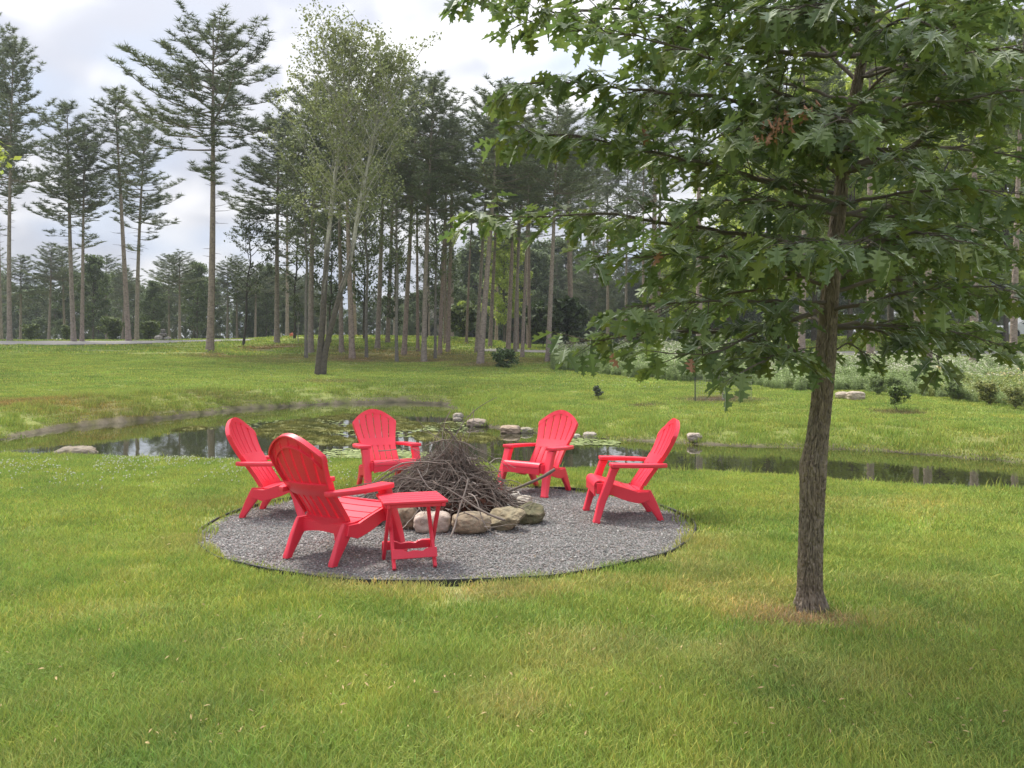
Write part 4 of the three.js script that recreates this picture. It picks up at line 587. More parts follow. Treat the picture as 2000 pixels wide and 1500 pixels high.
  // limbs: [row on the trunk, way points as (column, row, distance) to the tip, radius at the base, leafiness]
  const limbs = [
    [705, [[1562, 690, 4.05], [1530, 672, 3.95], [1430, 690, 3.8]], 0.017, 1.15], [705, [[1560, 690, 4.05], [1525, 690, 3.7], [1480, 710, 3.4]], 0.012, 0.9],
    [600, [[1500, 640, 4.0], [1360, 648, 3.9], [1240, 655, 3.8], [1105, 672, 3.75]], 0.015, 1.1], [600, [[1480, 650, 3.8], [1380, 690, 3.5], [1300, 690, 3.45]], 0.011, 0.7],
    [590, [[1520, 590, 3.9], [1400, 590, 3.6], [1220, 600, 3.5]], 0.012, 1.2],
    [560, [[1590, 520, 4.0], [1480, 505, 3.7], [1330, 500, 3.5], [1160, 500, 3.45]], 0.014, 1.3], [520, [[1500, 560, 4.3], [1350, 590, 4.6], [1260, 610, 4.8]], 0.012, 1.1],
    [470, [[1500, 462, 4.05], [1380, 448, 3.95], [1200, 420, 3.85], [1040, 425, 3.8], [935, 418, 3.8]], 0.016, 1.5], [470, [[1480, 470, 4.4], [1300, 440, 4.7], [1150, 430, 4.9]], 0.013, 1.2],
    [400, [[1590, 385, 4.0], [1450, 340, 3.8], [1290, 300, 3.7], [1120, 265, 3.7], [985, 265, 3.7]], 0.016, 1.4], [380, [[1500, 350, 4.5], [1330, 310, 4.8], [1210, 300, 5.0]], 0.013, 0.9],
    [290, [[1560, 230, 4.0], [1400, 190, 3.9], [1240, 175, 3.8], [1100, 160, 3.8], [1000, 165, 3.8]], 0.016, 1.4], [250, [[1520, 180, 3.7], [1380, 110, 3.4], [1250, 70, 3.3], [1120, 60, 3.3]], 0.014, 1.2],
    [108, [[1560, 104, 4.1], [1400, 84, 4.0], [1250, 20, 4.0], [1080, 30, 4.0], [1010, 50, 4.0]], 0.017, 1.4], [60, [[1500, 0, 4.3], [1300, -60, 4.5], [1120, -60, 4.6], [1000, -15, 4.6]], 0.015, 1.1],
    [0, [[1550, -90, 4.0], [1300, -110, 3.9], [1050, -70, 3.9], [905, 5, 3.95]], 0.016, 1.0], [-50, [[1550, -120, 3.7], [1400, -130, 3.4], [1250, -60, 3.3]], 0.012, 1.2],
    [330, [[1700, 320, 4.05], [1785, 288, 4.0], [1838, 180, 4.0], [1846, 60, 4.0], [1855, -120, 4.0]], 0.024, 1.2], [320, [[1740, 305, 4.0], [1850, 290, 4.1], [1950, 300, 4.2], [2090, 330, 4.2]], 0.015, 1.4],
    [300, [[1760, 210, 3.9], [1900, 190, 3.7], [2020, 170, 3.6]], 0.013, 1.3], [260, [[1760, 190, 4.4], [1900, 130, 4.6], [2060, 90, 4.8]], 0.013, 1.2],
    [530, [[1720, 470, 4.1], [1830, 455, 4.2], [1930, 432, 4.2], [2070, 440, 4.2]], 0.014, 1.4], [570, [[1720, 545, 4.15], [1830, 560, 4.3], [2030, 590, 4.4]], 0.013, 1.4],
    [640, [[1690, 632, 4.15], [1780, 640, 4.25], [1880, 650, 4.2], [1960, 675, 4.15]], 0.013, 1.1], [640, [[1700, 640, 4.0], [1790, 675, 3.8], [1840, 700, 3.7]], 0.011, 0.8], [640, [[1740, 635, 4.6], [1830, 630, 4.9], [1920, 640, 5.0]], 0.011, 1.2],
    [700, [[1652, 672, 4.12], [1672, 676, 4.05], [1692, 700, 4.0]], 0.007, 0.6], [610, [[1690, 590, 3.9], [1790, 570, 3.6], [1900, 560, 3.5], [2010, 575, 3.5]], 0.012, 1.3],
    [520, [[1600, 500, 3.8], [1570, 478, 3.4], [1530, 470, 3.1]], 0.012, 1.1], [500, [[1660, 480, 3.8], [1690, 465, 3.4], [1700, 470, 3.15]], 0.011, 1.2], [510, [[1720, 470, 3.8], [1800, 455, 3.45], [1870, 470, 3.2]], 0.012, 1.1],
    [270, [[1640, 240, 3.8], [1630, 225, 3.4], [1640, 235, 3.1]], 0.012, 1.3], [290, [[1580, 270, 3.8], [1480, 250, 3.5], [1400, 260, 3.3]], 0.012, 1.3], [420, [[1560, 400, 3.8], [1450, 390, 3.5], [1370, 400, 3.35]], 0.012, 1.3], [300, [[1700, 280, 3.8], [1760, 320, 3.5], [1820, 340, 3.3]], 0.012, 1.2],
    [130, [[1720, 60, 3.7], [1780, 40, 3.4], [1850, 60, 3.2]], 0.012, 1.2], [90, [[1640, 20, 3.7], [1590, 10, 3.4], [1540, 20, 3.2]], 0.012, 1.2], [150, [[1800, 120, 3.8], [1900, 100, 3.5], [1980, 90, 3.3]], 0.012, 1.3], [400, [[1750, 380, 3.8], [1880, 370, 3.55], [2000, 380, 3.4]], 0.012, 1.3],
    [320, [[1580, 300, 4.6], [1500, 290, 5.2], [1450, 280, 5.5]], 0.012, 1.0], [260, [[1720, 240, 4.6], [1760, 220, 5.2], [1780, 200, 5.6]], 0.012, 1.2], [420, [[1750, 400, 4.6], [1850, 390, 5.2], [1930, 380, 5.5]], 0.012, 1.3], [500, [[1560, 530, 4.7], [1480, 560, 5.2], [1420, 570, 5.4]], 0.012, 1.1],
    [560, [[1660, 530, 4.7], [1690, 520, 5.2], [1710, 520, 5.6]], 0.012, 1.2], [630, [[1580, 620, 4.6], [1530, 630, 5.1], [1490, 650, 5.3]], 0.011, 1.1], [100, [[1640, 80, 4.7], [1590, 60, 5.2], [1560, 50, 5.5]], 0.012, 1.1], [150, [[1800, 100, 4.7], [1880, 60, 5.2], [1940, 30, 5.5]], 0.012, 1.2],
    [200, [[1520, 160, 4.7], [1420, 140, 5.2], [1350, 120, 5.4]], 0.012, 0.9], [-60, [[1760, -90, 4.2], [1850, -60, 4.1], [1960, -20, 4.0]], 0.012, 1.2], [-100, [[1680, -120, 3.7], [1640, -80, 3.4], [1690, -40, 3.2]], 0.011, 1.1], [450, [[1640, 420, 4.6], [1600, 400, 5.1], [1580, 390, 5.4]], 0.011, 1.1],
    [560, [[1700, 500, 4.5], [1800, 500, 4.9], [1960, 500, 5.1]], 0.012, 1.3], [480, [[1700, 420, 4.5], [1810, 380, 5.0], [1960, 330, 5.3]], 0.012, 1.3], [60, [[1760, 10, 4.3], [1860, 0, 4.4], [1990, 20, 4.5]], 0.012, 1.5], [20, [[1640, -20, 3.8], [1500, 20, 3.6], [1380, 10, 3.5]], 0.012, 1.4], [200, [[1800, 190, 4.6], [1900, 200, 5.0], [2010, 210, 5.2]], 0.012, 1.4], [250, [[1720, 150, 3.9], [1790, 120, 3.8], [1900, 20, 3.8]], 0.012, 1.4], [350, [[1500, 250, 4.2], [1350, 220, 4.3], [1200, 220, 4.4]], 0.012, 1.3], [160, [[1560, 60, 4.5], [1450, 20, 4.7], [1330, 30, 4.8]], 0.012, 1.3], [420, [[1780, 430, 4.3], [1880, 470, 4.4], [1990, 490, 4.4]], 0.012, 1.3],
    [560, [[1500, 520, 4.3], [1400, 520, 4.4], [1290, 540, 4.5]], 0.012, 1.2],
  ];
  const leafGeos = [1, 2, 3, 4, 5].map((s) => oakLeaf(900 + s)), leaves = [], twigs = new MB(), X = V(0, 0, 0);
  for (const [v0, way, r0, lush] of limbs) {
    const pts = [axis(v0), ...way.map(([u, v, d]) => at(u, v, d).sub(O))], curve = new THREE.CatmullRomCurve3(pts, false, 'centripetal'), L = curve.getLength(), n = Math.max(6, Math.round(L / 0.09)), cp = curve.getSpacedPoints(n);
    cp.forEach((p, i) => { if (i && i < n) p.add(V(R() - 0.5, R() - 0.5, R() - 0.5).multiplyScalar(0.018)); });
    const lm = new MB(); lm.tube(cp, cp.map((_, i) => Math.max(0.0025, r0 * Math.pow(1 - i / (n + 1), 0.85))), 8, null, 4); part('limb', lm.geo(), limbMat, oak);
    const step = 0.066 / lush * (way[way.length - 1][1] < 330 ? 0.72 : 1);
    for (let s = Math.min(0.30, L * 0.28); s < L; s += step * (0.7 + 0.6 * R())) {
      const t = s / L, p = curve.getPointAt(Math.min(1, t)), f = curve.getTangentAt(Math.min(1, t)), side = R() < 0.5 ? 1 : -1;
      const lat = V(-f.z, 0, f.x).normalize().multiplyScalar(side), dir = f.clone().multiplyScalar(0.55 + 0.3 * R()).addScaledVector(lat, 0.45 + 0.5 * R()).add(V(0, 0.95 * (R() - 0.52), 0)).normalize(), l = (0.13 + 0.26 * R()) * (1 - 0.45 * t), tw = [];
      for (let i = 0; i <= 4; i++) { const q = i / 4; tw.push(p.clone().addScaledVector(dir, l * q).add(V(0, -0.06 * l * q * q, 0))); }
      twigs.tube(tw, tw.map((_, i) => 0.0034 * (1 - 0.16 * i)), 4);
      const nl = 3 + Math.floor(R() * 4);
      for (let k = 0; k < nl; k++) {
        const q = 0.35 + 0.65 * (k + R()) / nl, b = p.clone().addScaledVector(dir, l * q), a = R() * 6.283, out = dir.clone().multiplyScalar(0.75).add(V(Math.cos(a), 0.25 * (R() - 0.5), Math.sin(a)).multiplyScalar(0.75)).add(V(0, -0.22 - 0.45 * R() * R(), 0)).normalize();
        X.set(R() - 0.5, 1.5, R() - 0.5).normalize(); const len = 0.078 + 0.066 * Math.sqrt(R());
        const yA = out, zA = X.clone().addScaledVector(yA, -X.dot(yA)).normalize(), xA = V(0, 0, 0).crossVectors(yA, zA);
        const m = new THREE.Matrix4().makeBasis(xA, yA, zA); m.scale(V(len, len, len)); m.setPosition(b.addScaledVector(out, 0.2 * len));
        const w = 0.75 + 0.5 * R(), young = R() < 0.12 ? 1 : 0, c = young ? [0.17 * w, 0.21 * w, 0.035 * w] : mix3([0.115 * w, 0.185 * w, 0.060 * w], [0.195 * w, 0.26 * w, 0.062 * w], R());
        leaves.push({ m, c, k: Math.floor(R() * 5) });
      }
    }
  }
  part('twig', twigs.geo(), limbMat, oak);
  // the leaves that show largest are single parts, the rest one part
  const tones = [[0.14, 0.215, 0.06], [0.12, 0.19, 0.06], [0.175, 0.245, 0.06], [0.21, 0.265, 0.05]], leafBump = greyTex(128, 128, (u, v) => 0.5 + 0.3 * (tfbm(u, v, 10, 10, 151, 2) - 0.5));
  const leafMat = (c) => new THREE.MeshPhysicalMaterial({ color: rgb(...c), roughness: 0.84, transmission: 0.5, thickness: 0, clearcoat: 0.35, clearcoatRoughness: 0.42 });
  const mats = tones.map(leafMat), P = V(0, 0, 0);
  for (const l of leaves) { P.setFromMatrixPosition(l.m).add(O); const d = -P.z, u = 1000 + F * P.x / d, v = VH + F * (EYE - P.y) / d; l.d = u > 0 && u < 2000 && v > -10 && v < 1500 ? P.distanceTo(camera.position) : 99; }
  leaves.sort((a, b) => a.d - b.d);
  leaves.slice(0, 290).forEach((l) => { const o = part('leaf', leafGeos[l.k], mats[l.c[0] > 0.2 ? 3 : l.c[0] > 0.15 ? 2 : l.c[1] > 0.16 ? 0 : 1], oak); l.m.decompose(o.position, o.quaternion, o.scale); });
  const fol = new THREE.Group(); fol.name = 'foliage'; fol.userData.kind = 'stuff'; oak.add(fol);
  const white = leafMat([1, 1, 1]); leafGeos.forEach((g, i) => { const q = leaves.slice(290).filter((l) => l.k === i); instanced('leaves', g, white, q.map((l) => l.m), q.map((l) => rgb(...l.c)), fol); });
  // a withered brown spray
  const br = new THREE.MeshStandardMaterial({ color: rgb(0.30, 0.155, 0.095), roughness: 0.9 }), dry = [oakLeaf(951), oakLeaf(952)];
  for (let i = 0; i < 30; i++) { const t = R(), u = lerp(1470, 1600, t) + 14 * (R() - 0.5), v = lerp(262, 190, t) + 34 * (R() - 0.5), p = at(u, v, 3.22 + 0.12 * R()).sub(O), o = part('withered_leaf', dry[i % 2], br, oak); o.position.copy(p); o.rotation.set(2.2 + 1.4 * R(), R() * 6, R() - 0.5); const s = 0.05 + 0.03 * R(); o.scale.set(s * 0.6, s, s); }
  for (const [u, v, d] of [[1352, 700, 3.4], [1195, 690, 3.7], [1287, 488, 3.4], [1255, 250, 3.6]]) { const o = part('withered_leaf', dry[0], br, oak); o.position.copy(at(u, v, d).sub(O)); o.rotation.set(2.8, R() * 6, 0.3); o.scale.setScalar(0.09); }
  console.log('oak leaves', leaves.length);
}

// ---------------------------------------------------------------- trees beyond the pond
const pineBark = new THREE.MeshStandardMaterial({ vertexColors: true, roughness: 0.95, map: rep(colorTex(256, 512, (u, v) => { const a = tfbm(u, v, 8, 14, 161, 4), b = tnoise(u, v, 14, 40, 163), k = 0.55 + 0.7 * a + 0.4 * (b - 0.5); return [k, k * 0.98, k * 0.96]; }), 1, 0.6), bumpMap: rep(greyTex(256, 512, (u, v) => tfbm(u, v, 9, 16, 167, 3)), 1, 0.6), bumpScale: 0.05 });
const needleMat = new THREE.MeshPhysicalMaterial({ vertexColors: true, roughness: 0.85, transmission: 0.30, thickness: 0, specularIntensity: 0.8 });
const broadMat = new THREE.MeshPhysicalMaterial({ vertexColors: true, roughness: 0.88, transmission: 0.35, thickness: 0, specularIntensity: 0.7 });
const PINK = [0.31, 0.235, 0.20], GREYB = [0.30, 0.265, 0.235];
function pineGeo(seed, { h = 22, cb = 0.55, rad = 2.6, tr = 0.19, sag = 0, dens = 1, stub = 1, pale = 0.3, tint = 1 }) {
  const R = rng(seed), wood = new MB(), nd = new MB(), sx = (R() - 0.5) * 0.5, sz = (R() - 0.5) * 0.5, ph = R() * 6;
  const ax = (y) => { const t = y / h; return V(sx * Math.sin(t * 3 + ph) - sx * Math.sin(ph), y, sz * Math.sin(t * 2.4 + ph) - sz * Math.sin(ph)); }, rr = (y) => tr * Math.pow(1 - y / (h * 1.02), 0.72) * (1 + 0.35 * Math.exp(-y * 2.2));
  const bark = mix3(GREYB, PINK, pale), pts = [], rad2 = []; for (let i = 0; i <= 40; i++) { const y = -0.3 + (h + 0.3) * i / 40; pts.push(ax(Math.max(0, y)).setY(y)); rad2.push(Math.max(0.012, rr(Math.max(0, y)))); }
  wood.tube(pts, rad2, 10, bark, 0.8);
  const tuft = (p, dir, s, c) => {
    const n = Math.round(15 + 6 * R());
    for (let k = 0; k < n; k++) {
      const a = R() * 6.283, e = 0.15 + 1.35 * Math.sqrt(R()), u = V(Math.cos(a), 0, Math.sin(a)).multiplyScalar(Math.sin(e)); const q = dir.clone().multiplyScalar(Math.cos(e)).add(u).normalize(), l = s * (0.75 + 0.5 * R()), w = 0.034 + 0.020 * R(); const sd = V(R() - 0.5, R() - 0.5, R() - 0.5).cross(q).normalize().multiplyScalar(w / 2); const g = 0.75 + 0.5 * R(), cc = [c[0] * g, c[1] * g, c[2] * g];
      const i0 = nd.v(p.x + sd.x, p.y + sd.y, p.z + sd.z, cc), i1 = nd.v(p.x - sd.x, p.y - sd.y, p.z - sd.z, cc), i2 = nd.v(p.x + q.x * l, p.y + q.y * l, p.z + q.z * l, cc); nd.tri(i0, i1, i2);
    }
  };
  const y0 = cb * h; let az = R() * 6.28;
  for (let y = y0 - 0.10 * h; y < h - 0.15;) {
    const t = clamp((y - y0) / (h - y0), -0.3, 1), prof = t < 0 ? 0.75 * (0.4 + 0.6 * R()) : t < 0.22 ? lerp(0.8, 1, t / 0.22) : Math.pow(Math.max(0, 1 - (t - 0.22) / 0.80), 0.58), nb = t < 0 ? 1 + Math.floor(R() * 2) : 4 + Math.floor(R() * 3);
    for (let b = 0; b < nb; b++) {
      az += 6.283 / nb * (0.7 + 0.6 * R()); if (t >= 0 && R() < 0.2) continue;
      const L = Math.max(0.35, rad * prof * (0.45 + 0.72 * R())), el = lerp(-0.12, 0.75, Math.pow(Math.max(0, t), 1.2)) + 0.6 * (R() - 0.5) - sag * (1 - t) * 0.3, yb = y + 0.5 * (R() - 0.5), o = ax(clamp(yb, 0, h)).setY(yb), br = [], n = 7, d0 = V(Math.cos(az), 0, Math.sin(az)), kink = 0.35 * (R() - 0.5);
      for (let i = 0; i <= n; i++) { const s = i / n, yy = L * (s * Math.tan(el) * 0.75 - sag * 0.35 * s + 0.34 * s * s * s), a2 = kink * s; br.push(V(o.x + L * s * (d0.x * Math.cos(a2) - d0.z * Math.sin(a2)) + 0.05 * (R() - 0.5), o.y + yy, o.z + L * s * (d0.z * Math.cos(a2) + d0.x * Math.sin(a2)) + 0.05 * (R() - 0.5))); }
      const br0 = 0.016 + 0.014 * L * 0.7; wood.tube(br, br.map((_, i) => br0 * (1 - 0.8 * i / n)), 4, bark.map((x) => x * 0.8), 1, false);
      const c0 = mix3([0.125, 0.16, 0.095], [0.195, 0.225, 0.115], R()).map((x) => x * tint);
      for (let s = 0.26; s < 1.0; s += 0.25 / L / dens * (0.75 + 0.5 * R())) {
        const f = s * n, i = Math.min(n - 1, Math.floor(f)), p = br[i].clone().lerp(br[i + 1], f - i), dir = br[i + 1].clone().sub(br[i]).normalize(), sd = R() < 0.5 ? 1 : -1, lat = V(-dir.z * sd, 1.7 * (R() - 0.28), dir.x * sd), q = dir.clone().multiplyScalar(0.6).addScaledVector(lat, 0.75).add(V(0, 0.15, 0)).normalize(), l = (0.25 + 0.75 * R()) * Math.min(1, L * 0.42) * (1.15 - 0.6 * s), e = p.clone().addScaledVector(q, l);
        wood.tube([p, p.clone().lerp(e, 0.5).add(V(0, -0.03, 0)), e], [0.010, 0.008, 0.005], 3, bark.map((x) => x * 0.7), 1, false);
        const upq = q.clone().add(V(0, 0.55, 0)).normalize(); tuft(e, upq, 0.36, c0); if (R() < 0.5) tuft(p, V(R() - 0.5, 1, R() - 0.5).normalize(), 0.22, c0); if (l > 0.25) tuft(p.clone().lerp(e, 0.62), upq, 0.28, c0); 
      }
      tuft(br[n], br[n].clone().sub(br[n - 1]).add(V(0, 0.08, 0)).normalize(), 0.38, c0); tuft(br[n - 1].clone().lerp(br[n], 0.4), V(0, 1, 0), 0.22, c0);
    }
    y += (t < 0 ? 0.9 : 0.52) * (0.8 + 0.4 * R()) * h / 22;
  }
  tuft(ax(h), V(0, 1, 0), 0.35, [0.12, 0.145, 0.07]); tuft(ax(h - 0.3), V(0, 1, 0), 0.3, [0.12, 0.145, 0.07]);
  for (let i = 0; i < 26 * stub; i++) { const y = h * (0.12 + (cb - 0.12) * Math.pow(R(), 0.6)), a = R() * 6.28, l = 0.25 + 0.9 * R() * R(), o = ax(y), r = rr(y) * 0.8, dn = -0.25 + 0.5 * R(); wood.tube([V(o.x + Math.cos(a) * r, y, o.z + Math.sin(a) * r), V(o.x + Math.cos(a) * (r + l * 0.6), y + dn * l * 0.4, o.z + Math.sin(a) * (r + l * 0.6)), V(o.x + Math.cos(a) * (r + l), y + dn * l, o.z + Math.sin(a) * (r + l))], [0.022, 0.015, 0.006], 3, [0.14, 0.12, 0.11], 1, false); }
  return { trunk: wood.geo(), crown: nd.geo(false), h };
}
function flatNormals(g) { g.computeVertexNormals(); return g; }
// broadleaf tree: path of the stem optional (points from the foot), leaf faces in clusters along the twigs
function leafyGeo(seed, { h = 12, tr = 0.12, cb = 0.25, rad = 3, leaf = 0.11, per = 16, limbs = 26, top = 0.95, col = [[0.05, 0.085, 0.022], [0.09, 0.13, 0.03]], bark = [0.12, 0.10, 0.085], stem, up = 0.45, shape = 0, barkFn, spread = 0.32, sub = 7, thin = 1 }) {
  const R = rng(seed), wood = new MB(), lf = new MB();
  const path = stem ?? Array.from({ length: 9 }, (_, i) => V(0.35 * (R() - 0.5) * i / 8 * 1.5, h * i / 8, 0.35 * (R() - 0.5) * i / 8 * 1.5)), curve = new THREE.CatmullRomCurve3(path), L = curve.getLength(), n = 26, cp = curve.getSpacedPoints(n); cp[0].y -= 0.25;
  const rr = (t) => tr * (Math.pow(1 - t, 0.8) + 0.04) * (1 + 0.3 * Math.exp(-t * 40)); wood.tube(cp, cp.map((_, i) => rr(i / n)), 10, barkFn ?? bark, 0.8);
  const cluster = (p, k, s) => { const c0 = mix3(col[0], col[1], R()); for (let i = 0; i < k; i++) { const q = V(R() + R() - 1, (R() + R() - 1) * 0.8, R() + R() - 1).multiplyScalar(s).add(p), a = V(R() - 0.5, R() - 0.5, R() - 0.5).normalize(), b = V(R() - 0.5, 1.1 + R() - 0.5, R() - 0.5).cross(a).normalize(), z = leaf * (0.65 + 0.7 * R()), w = 0.75 + 0.5 * R(), c = [c0[0] * w, c0[1] * w, c0[2] * w]; const i0 = lf.v(q.x - a.x * z * 0.6, q.y - a.y * z * 0.6, q.z - a.z * z * 0.6, c), i1 = lf.v(q.x + b.x * z * 0.38, q.y + b.y * z * 0.38, q.z + b.z * z * 0.38, c), i2 = lf.v(q.x + a.x * z * 0.6, q.y + a.y * z * 0.6, q.z + a.z * z * 0.6, c), i3 = lf.v(q.x - b.x * z * 0.38, q.y - b.y * z * 0.38, q.z - b.z * z * 0.38, c); lf.quad(i0, i1, i2, i3); } };
  let az = R() * 6.28;
  for (let k = 0; k < limbs; k++) {
    const t = lerp(cb, top, (k + R() * 0.8) / limbs), o = curve.getPointAt(Math.min(1, t)), q = (t - cb) / (1 - cb), prof = shape === 1 ? Math.pow(1 - q, 0.6) * 0.9 + 0.1 : Math.sin(Math.PI * Math.min(1, q * 0.85 + 0.14)) * 0.85 + 0.15; az += 2.4 + 0.6 * (R() - 0.5);
    const l = rad * prof * (0.6 + 0.55 * R()), el = up + 0.5 * q + 0.35 * (R() - 0.5), d = V(Math.cos(az) * Math.cos(el), Math.sin(el), Math.sin(az) * Math.cos(el)), br = []; for (let i = 0; i <= 6; i++) { const s = i / 6; br.push(o.clone().addScaledVector(d, l * s).add(V(0.12 * l * (R() - 0.5) * s, 0.10 * l * s * s * (up > 0.3 ? 1 : -1), 0.12 * l * (R() - 0.5) * s))); }
    const b0 = Math.min(rr(t) * 0.65, 0.012 + 0.017 * l * thin), bc = typeof barkFn === 'function' ? barkFn(t, 0, o) : bark; wood.tube(br, br.map((_, i) => b0 * (1 - 0.82 * i / 6)), 5, bc, 1, false);
    for (let j = 0; j < sub; j++) { const s = 0.28 + 0.72 * (j + R()) / sub, f = Math.min(5.99, s * 6), i = Math.floor(f), p = br[i].clone().lerp(br[i + 1], f - i), a2 = R() * 6.28, dd = d.clone().multiplyScalar(0.6).add(V(Math.cos(a2), 0.4 * (R() - 0.3) + up * 0.5, Math.sin(a2)).multiplyScalar(0.8)).normalize(), ll = l * 0.30 * (0.5 + R()) * (1.2 - 0.6 * s), e = p.clone().addScaledVector(dd, ll); wood.tube([p, p.clone().lerp(e, 0.5).add(V(0, 0.03, 0)), e], [0.012, 0.009, 0.004], 3, bc, 1, false); cluster(e, per, spread * (0.7 + 0.6 * R())); if (ll > 0.35) cluster(p.clone().lerp(e, 0.55), Math.round(per * 0.6), spread * 0.8); }
    cluster(br[6], per, spread);
  }
  return { trunk: wood.geo(), crown: lf.geo(false), h };
}
function makeTree(name, label, category, g, mat, group) { const t = thing(name, label, category, [0, 0, 0], 0, group); flatNormals(g.crown); part('trunk', g.trunk, pineBark, t); part('crown', g.crown, mat, t); return t; }
const protos = new Map();
// a tree by the foot and the top of its stem in the photograph, leaning as it does there
function plant(key, make, mat, name, label, cat, group, { u, v, lean = 0, vtop, w, d, turn, x, z, hgt }) {
  const p = x !== undefined ? V(x, H(x, z), z) : d ? V((u - 1000) / F * d, H((u - 1000) / F * d, -d), -d) : hit(u, v), dist = -p.z;
  let t; if (!protos.has(key)) { const g = make(); t = makeTree(name, label, cat, g, mat, group); t.userData.natural = undefined; delete t.userData.natural; protos.set(key, { t, h: g.h, tr: g.tr }); }
  else { const q = protos.get(key).t; t = q.clone(); t.name = numbered(name); t.userData = {}; tag(t, label, cat, group); scene.add(t); }
  const q = protos.get(key), vb = VH + F * (EYE - p.y) / dist, hh = hgt ?? (vb - vtop) / F * dist, s = hh / q.h, sw = w ? (w / 2 / F * dist) / 0.165 : s;
  t.position.copy(p); t.scale.set(lerp(s, sw, 0.75), s, lerp(s, sw, 0.75)); t.rotation.order = 'ZXY'; t.rotation.z = -lean; t.rotation.y = turn ?? (u ?? x) * 1.7; return t;
}
const pineKinds = [
  { cb: 0.52, rad: 3.8, dens: 1.2 }, { cb: 0.50, rad: 3.1, dens: 1.1 }, { cb: 0.62, rad: 2.4, pale: 0.6, dens: 0.9 }, { cb: 0.55, rad: 3.3, pale: 0.5, dens: 0.95 }, { cb: 0.66, rad: 2.6, pale: 0.9 }, { cb: 0.45, rad: 4.0, sag: 0.4, dens: 1.3 }, { cb: 0.64, rad: 2.9, pale: 0.8, dens: 0.9 },
];
const pine = (kind, name, label, o, group) => plant('pine' + kind, () => pineGeo((kind === 7 ? 1123 : 1000) + kind, { ...pineKinds[kind], tr: 0.165 * 1.12 }), needleMat, name, label, 'pine tree', group, o);
pineKinds.push({ cb: 0.60, rad: 4.4, dens: 1.45, pale: 0.55 });       // the tall one by itself
pineKinds.push({ cb: 0.76, rad: 2.2, pale: 0.7 });
const G1 = 'tall pines standing around the far lawn';
const P1 = (kind, u, v, u2, v2, vtop, w, label) => pine(kind, 'pine_tree', label, { u, v, lean: Math.atan2(u2 - u, v - v2), vtop, w }, G1);
P1(5, 1, 666, -6, 300, 40, 7, 'pine cut by the left edge of the photo, with dense dark crown');
P1(0, 19, 667, 18, 380, 90, 8, 'dark stemmed pine just inside the left edge of the photo');
P1(1, 144, 668, 134, 380, 205, 9, 'bare stemmed pine left of the close pair, at the lane');
P1(3, 160, 668, 169, 380, 245, 7, 'slim pine leaning slightly right beside another one at the lane');
P1(2, 251, 667, 234, 380, 180, 10, 'pine leaning left, the left one of the pair crossing at the foot');
P1(1, 267, 666, 276, 380, 222, 8, 'dark pine with low right branches, the right one of the pair crossing at the foot');
P1(7, 410, 688, 420, 200, 38, 14, 'tallest pine standing alone on the left of the lawn with broad open crown');
P1(5, 541, 671, 545, 380, 228, 10, 'dark pine left of the low mound with drooping left branches');
P1(0, 607, 689, 611, 380, 165, 11, 'straight pine just left of the pale barked aspens');
P1(3, 667, 689, 661, 380, 185, 9, 'pine stem seen between the two aspens, half hidden');
P1(6, 688, 702, 684, 380, 115, 11, 'straight pine right of the leaning aspen');
P1(1, 737, 684, 747, 400, 125, 9, 'pine on the mound, second stem right of the leaning aspen');
P1(2, 757, 671, 765, 425, 190, 8, 'pine on the back of the mound right of its nearer neighbour');
P1(6, 789, 695, 804, 380, 150, 10, 'pine leaning right in the middle of the mound');
P1(4, 816, 687, 817, 395, 240, 6, 'thin dark pine stem between two thicker ones on the mound');
P1(0, 828, 707, 835, 380, 165, 10, 'pine at the front of the mound with blackened foot');
P1(4, 859, 694, 866, 542, 230, 8, 'left stem of the close pair in the centre of the stand');
P1(2, 869, 674, 870, 500, 280, 5, 'thin stem showing just behind the close pair in the centre');
P1(6, 875, 689, 876, 543, 200, 8, 'right stem of the close pair in the centre of the stand');
P1(4, 911, 671, 920, 512, 330, 5, 'pale thin pine with two dead side branches');
P1(1, 931, 689, 946, 425, 190, 7, 'dark pine leaning right behind the thick front pine');
P1(3, 938, 711, 955, 428, 165, 13, 'thick front pine leaning right, left of the round shrub');
P1(2, 957, 680, 967, 449, 190, 7, 'pine stem right of the thick front pine');
P1(6, 992, 690, 1001, 479, 190, 9, 'pine behind the round shrub');
P1(0, 1006, 689, 1013, 491, 235, 7, 'left stem of the narrow gap right of the round shrub');
P1(4, 1011, 683, 1015, 480, 250, 5, 'thin stem hugging the one right of the round shrub');
P1(2, 1020, 698, 1027, 485, 250, 7, 'pine in front of the lane right of the round shrub');
P1(4, 1034, 681, 1035, 530, 260, 6, 'pale thin pine beyond the lane between the front stems');
P1(3, 1070, 707, 1078, 440, 200, 10, 'pink grey pine at the left end of the flowering meadow');
P1(4, 1105, 672, 1106, 470, 230, 7, 'slim pine left of the pale scaly one above the meadow');
P1(6, 1117, 685, 1116, 432, 215, 12, 'pale scaly pine above the left end of the meadow');
P1(2, 1136, 672, 1145, 537, 230, 8, 'pine leaning right above the meadow');
P1(4, 1150, 672, 1155, 500, 260, 6, 'thin light pine at the edge of the oak leaves');
P1(1, 1223, 668, 1224, 500, 250, 5, 'thin pine seen through the left oak leaves');
P1(6, 1273, 690, 1276, 430, 150, 14, 'thick pale pine seen through the oak leaves, left of a thinner one');
P1(2, 1286, 680, 1287, 500, 200, 7, 'thin pale pine right behind the thick one in the oak leaves');
P1(8, 1367, 722, 1367, 400, 120, 14, 'pine rising behind the metal stake of the wire guard');
P1(8, 1565, 692, 1566, 400, 80, 13, 'pine just left of the oak trunk');
P1(8, 1701, 715, 1702, 400, 60, 15, 'pine right of the oak trunk standing in the meadow');
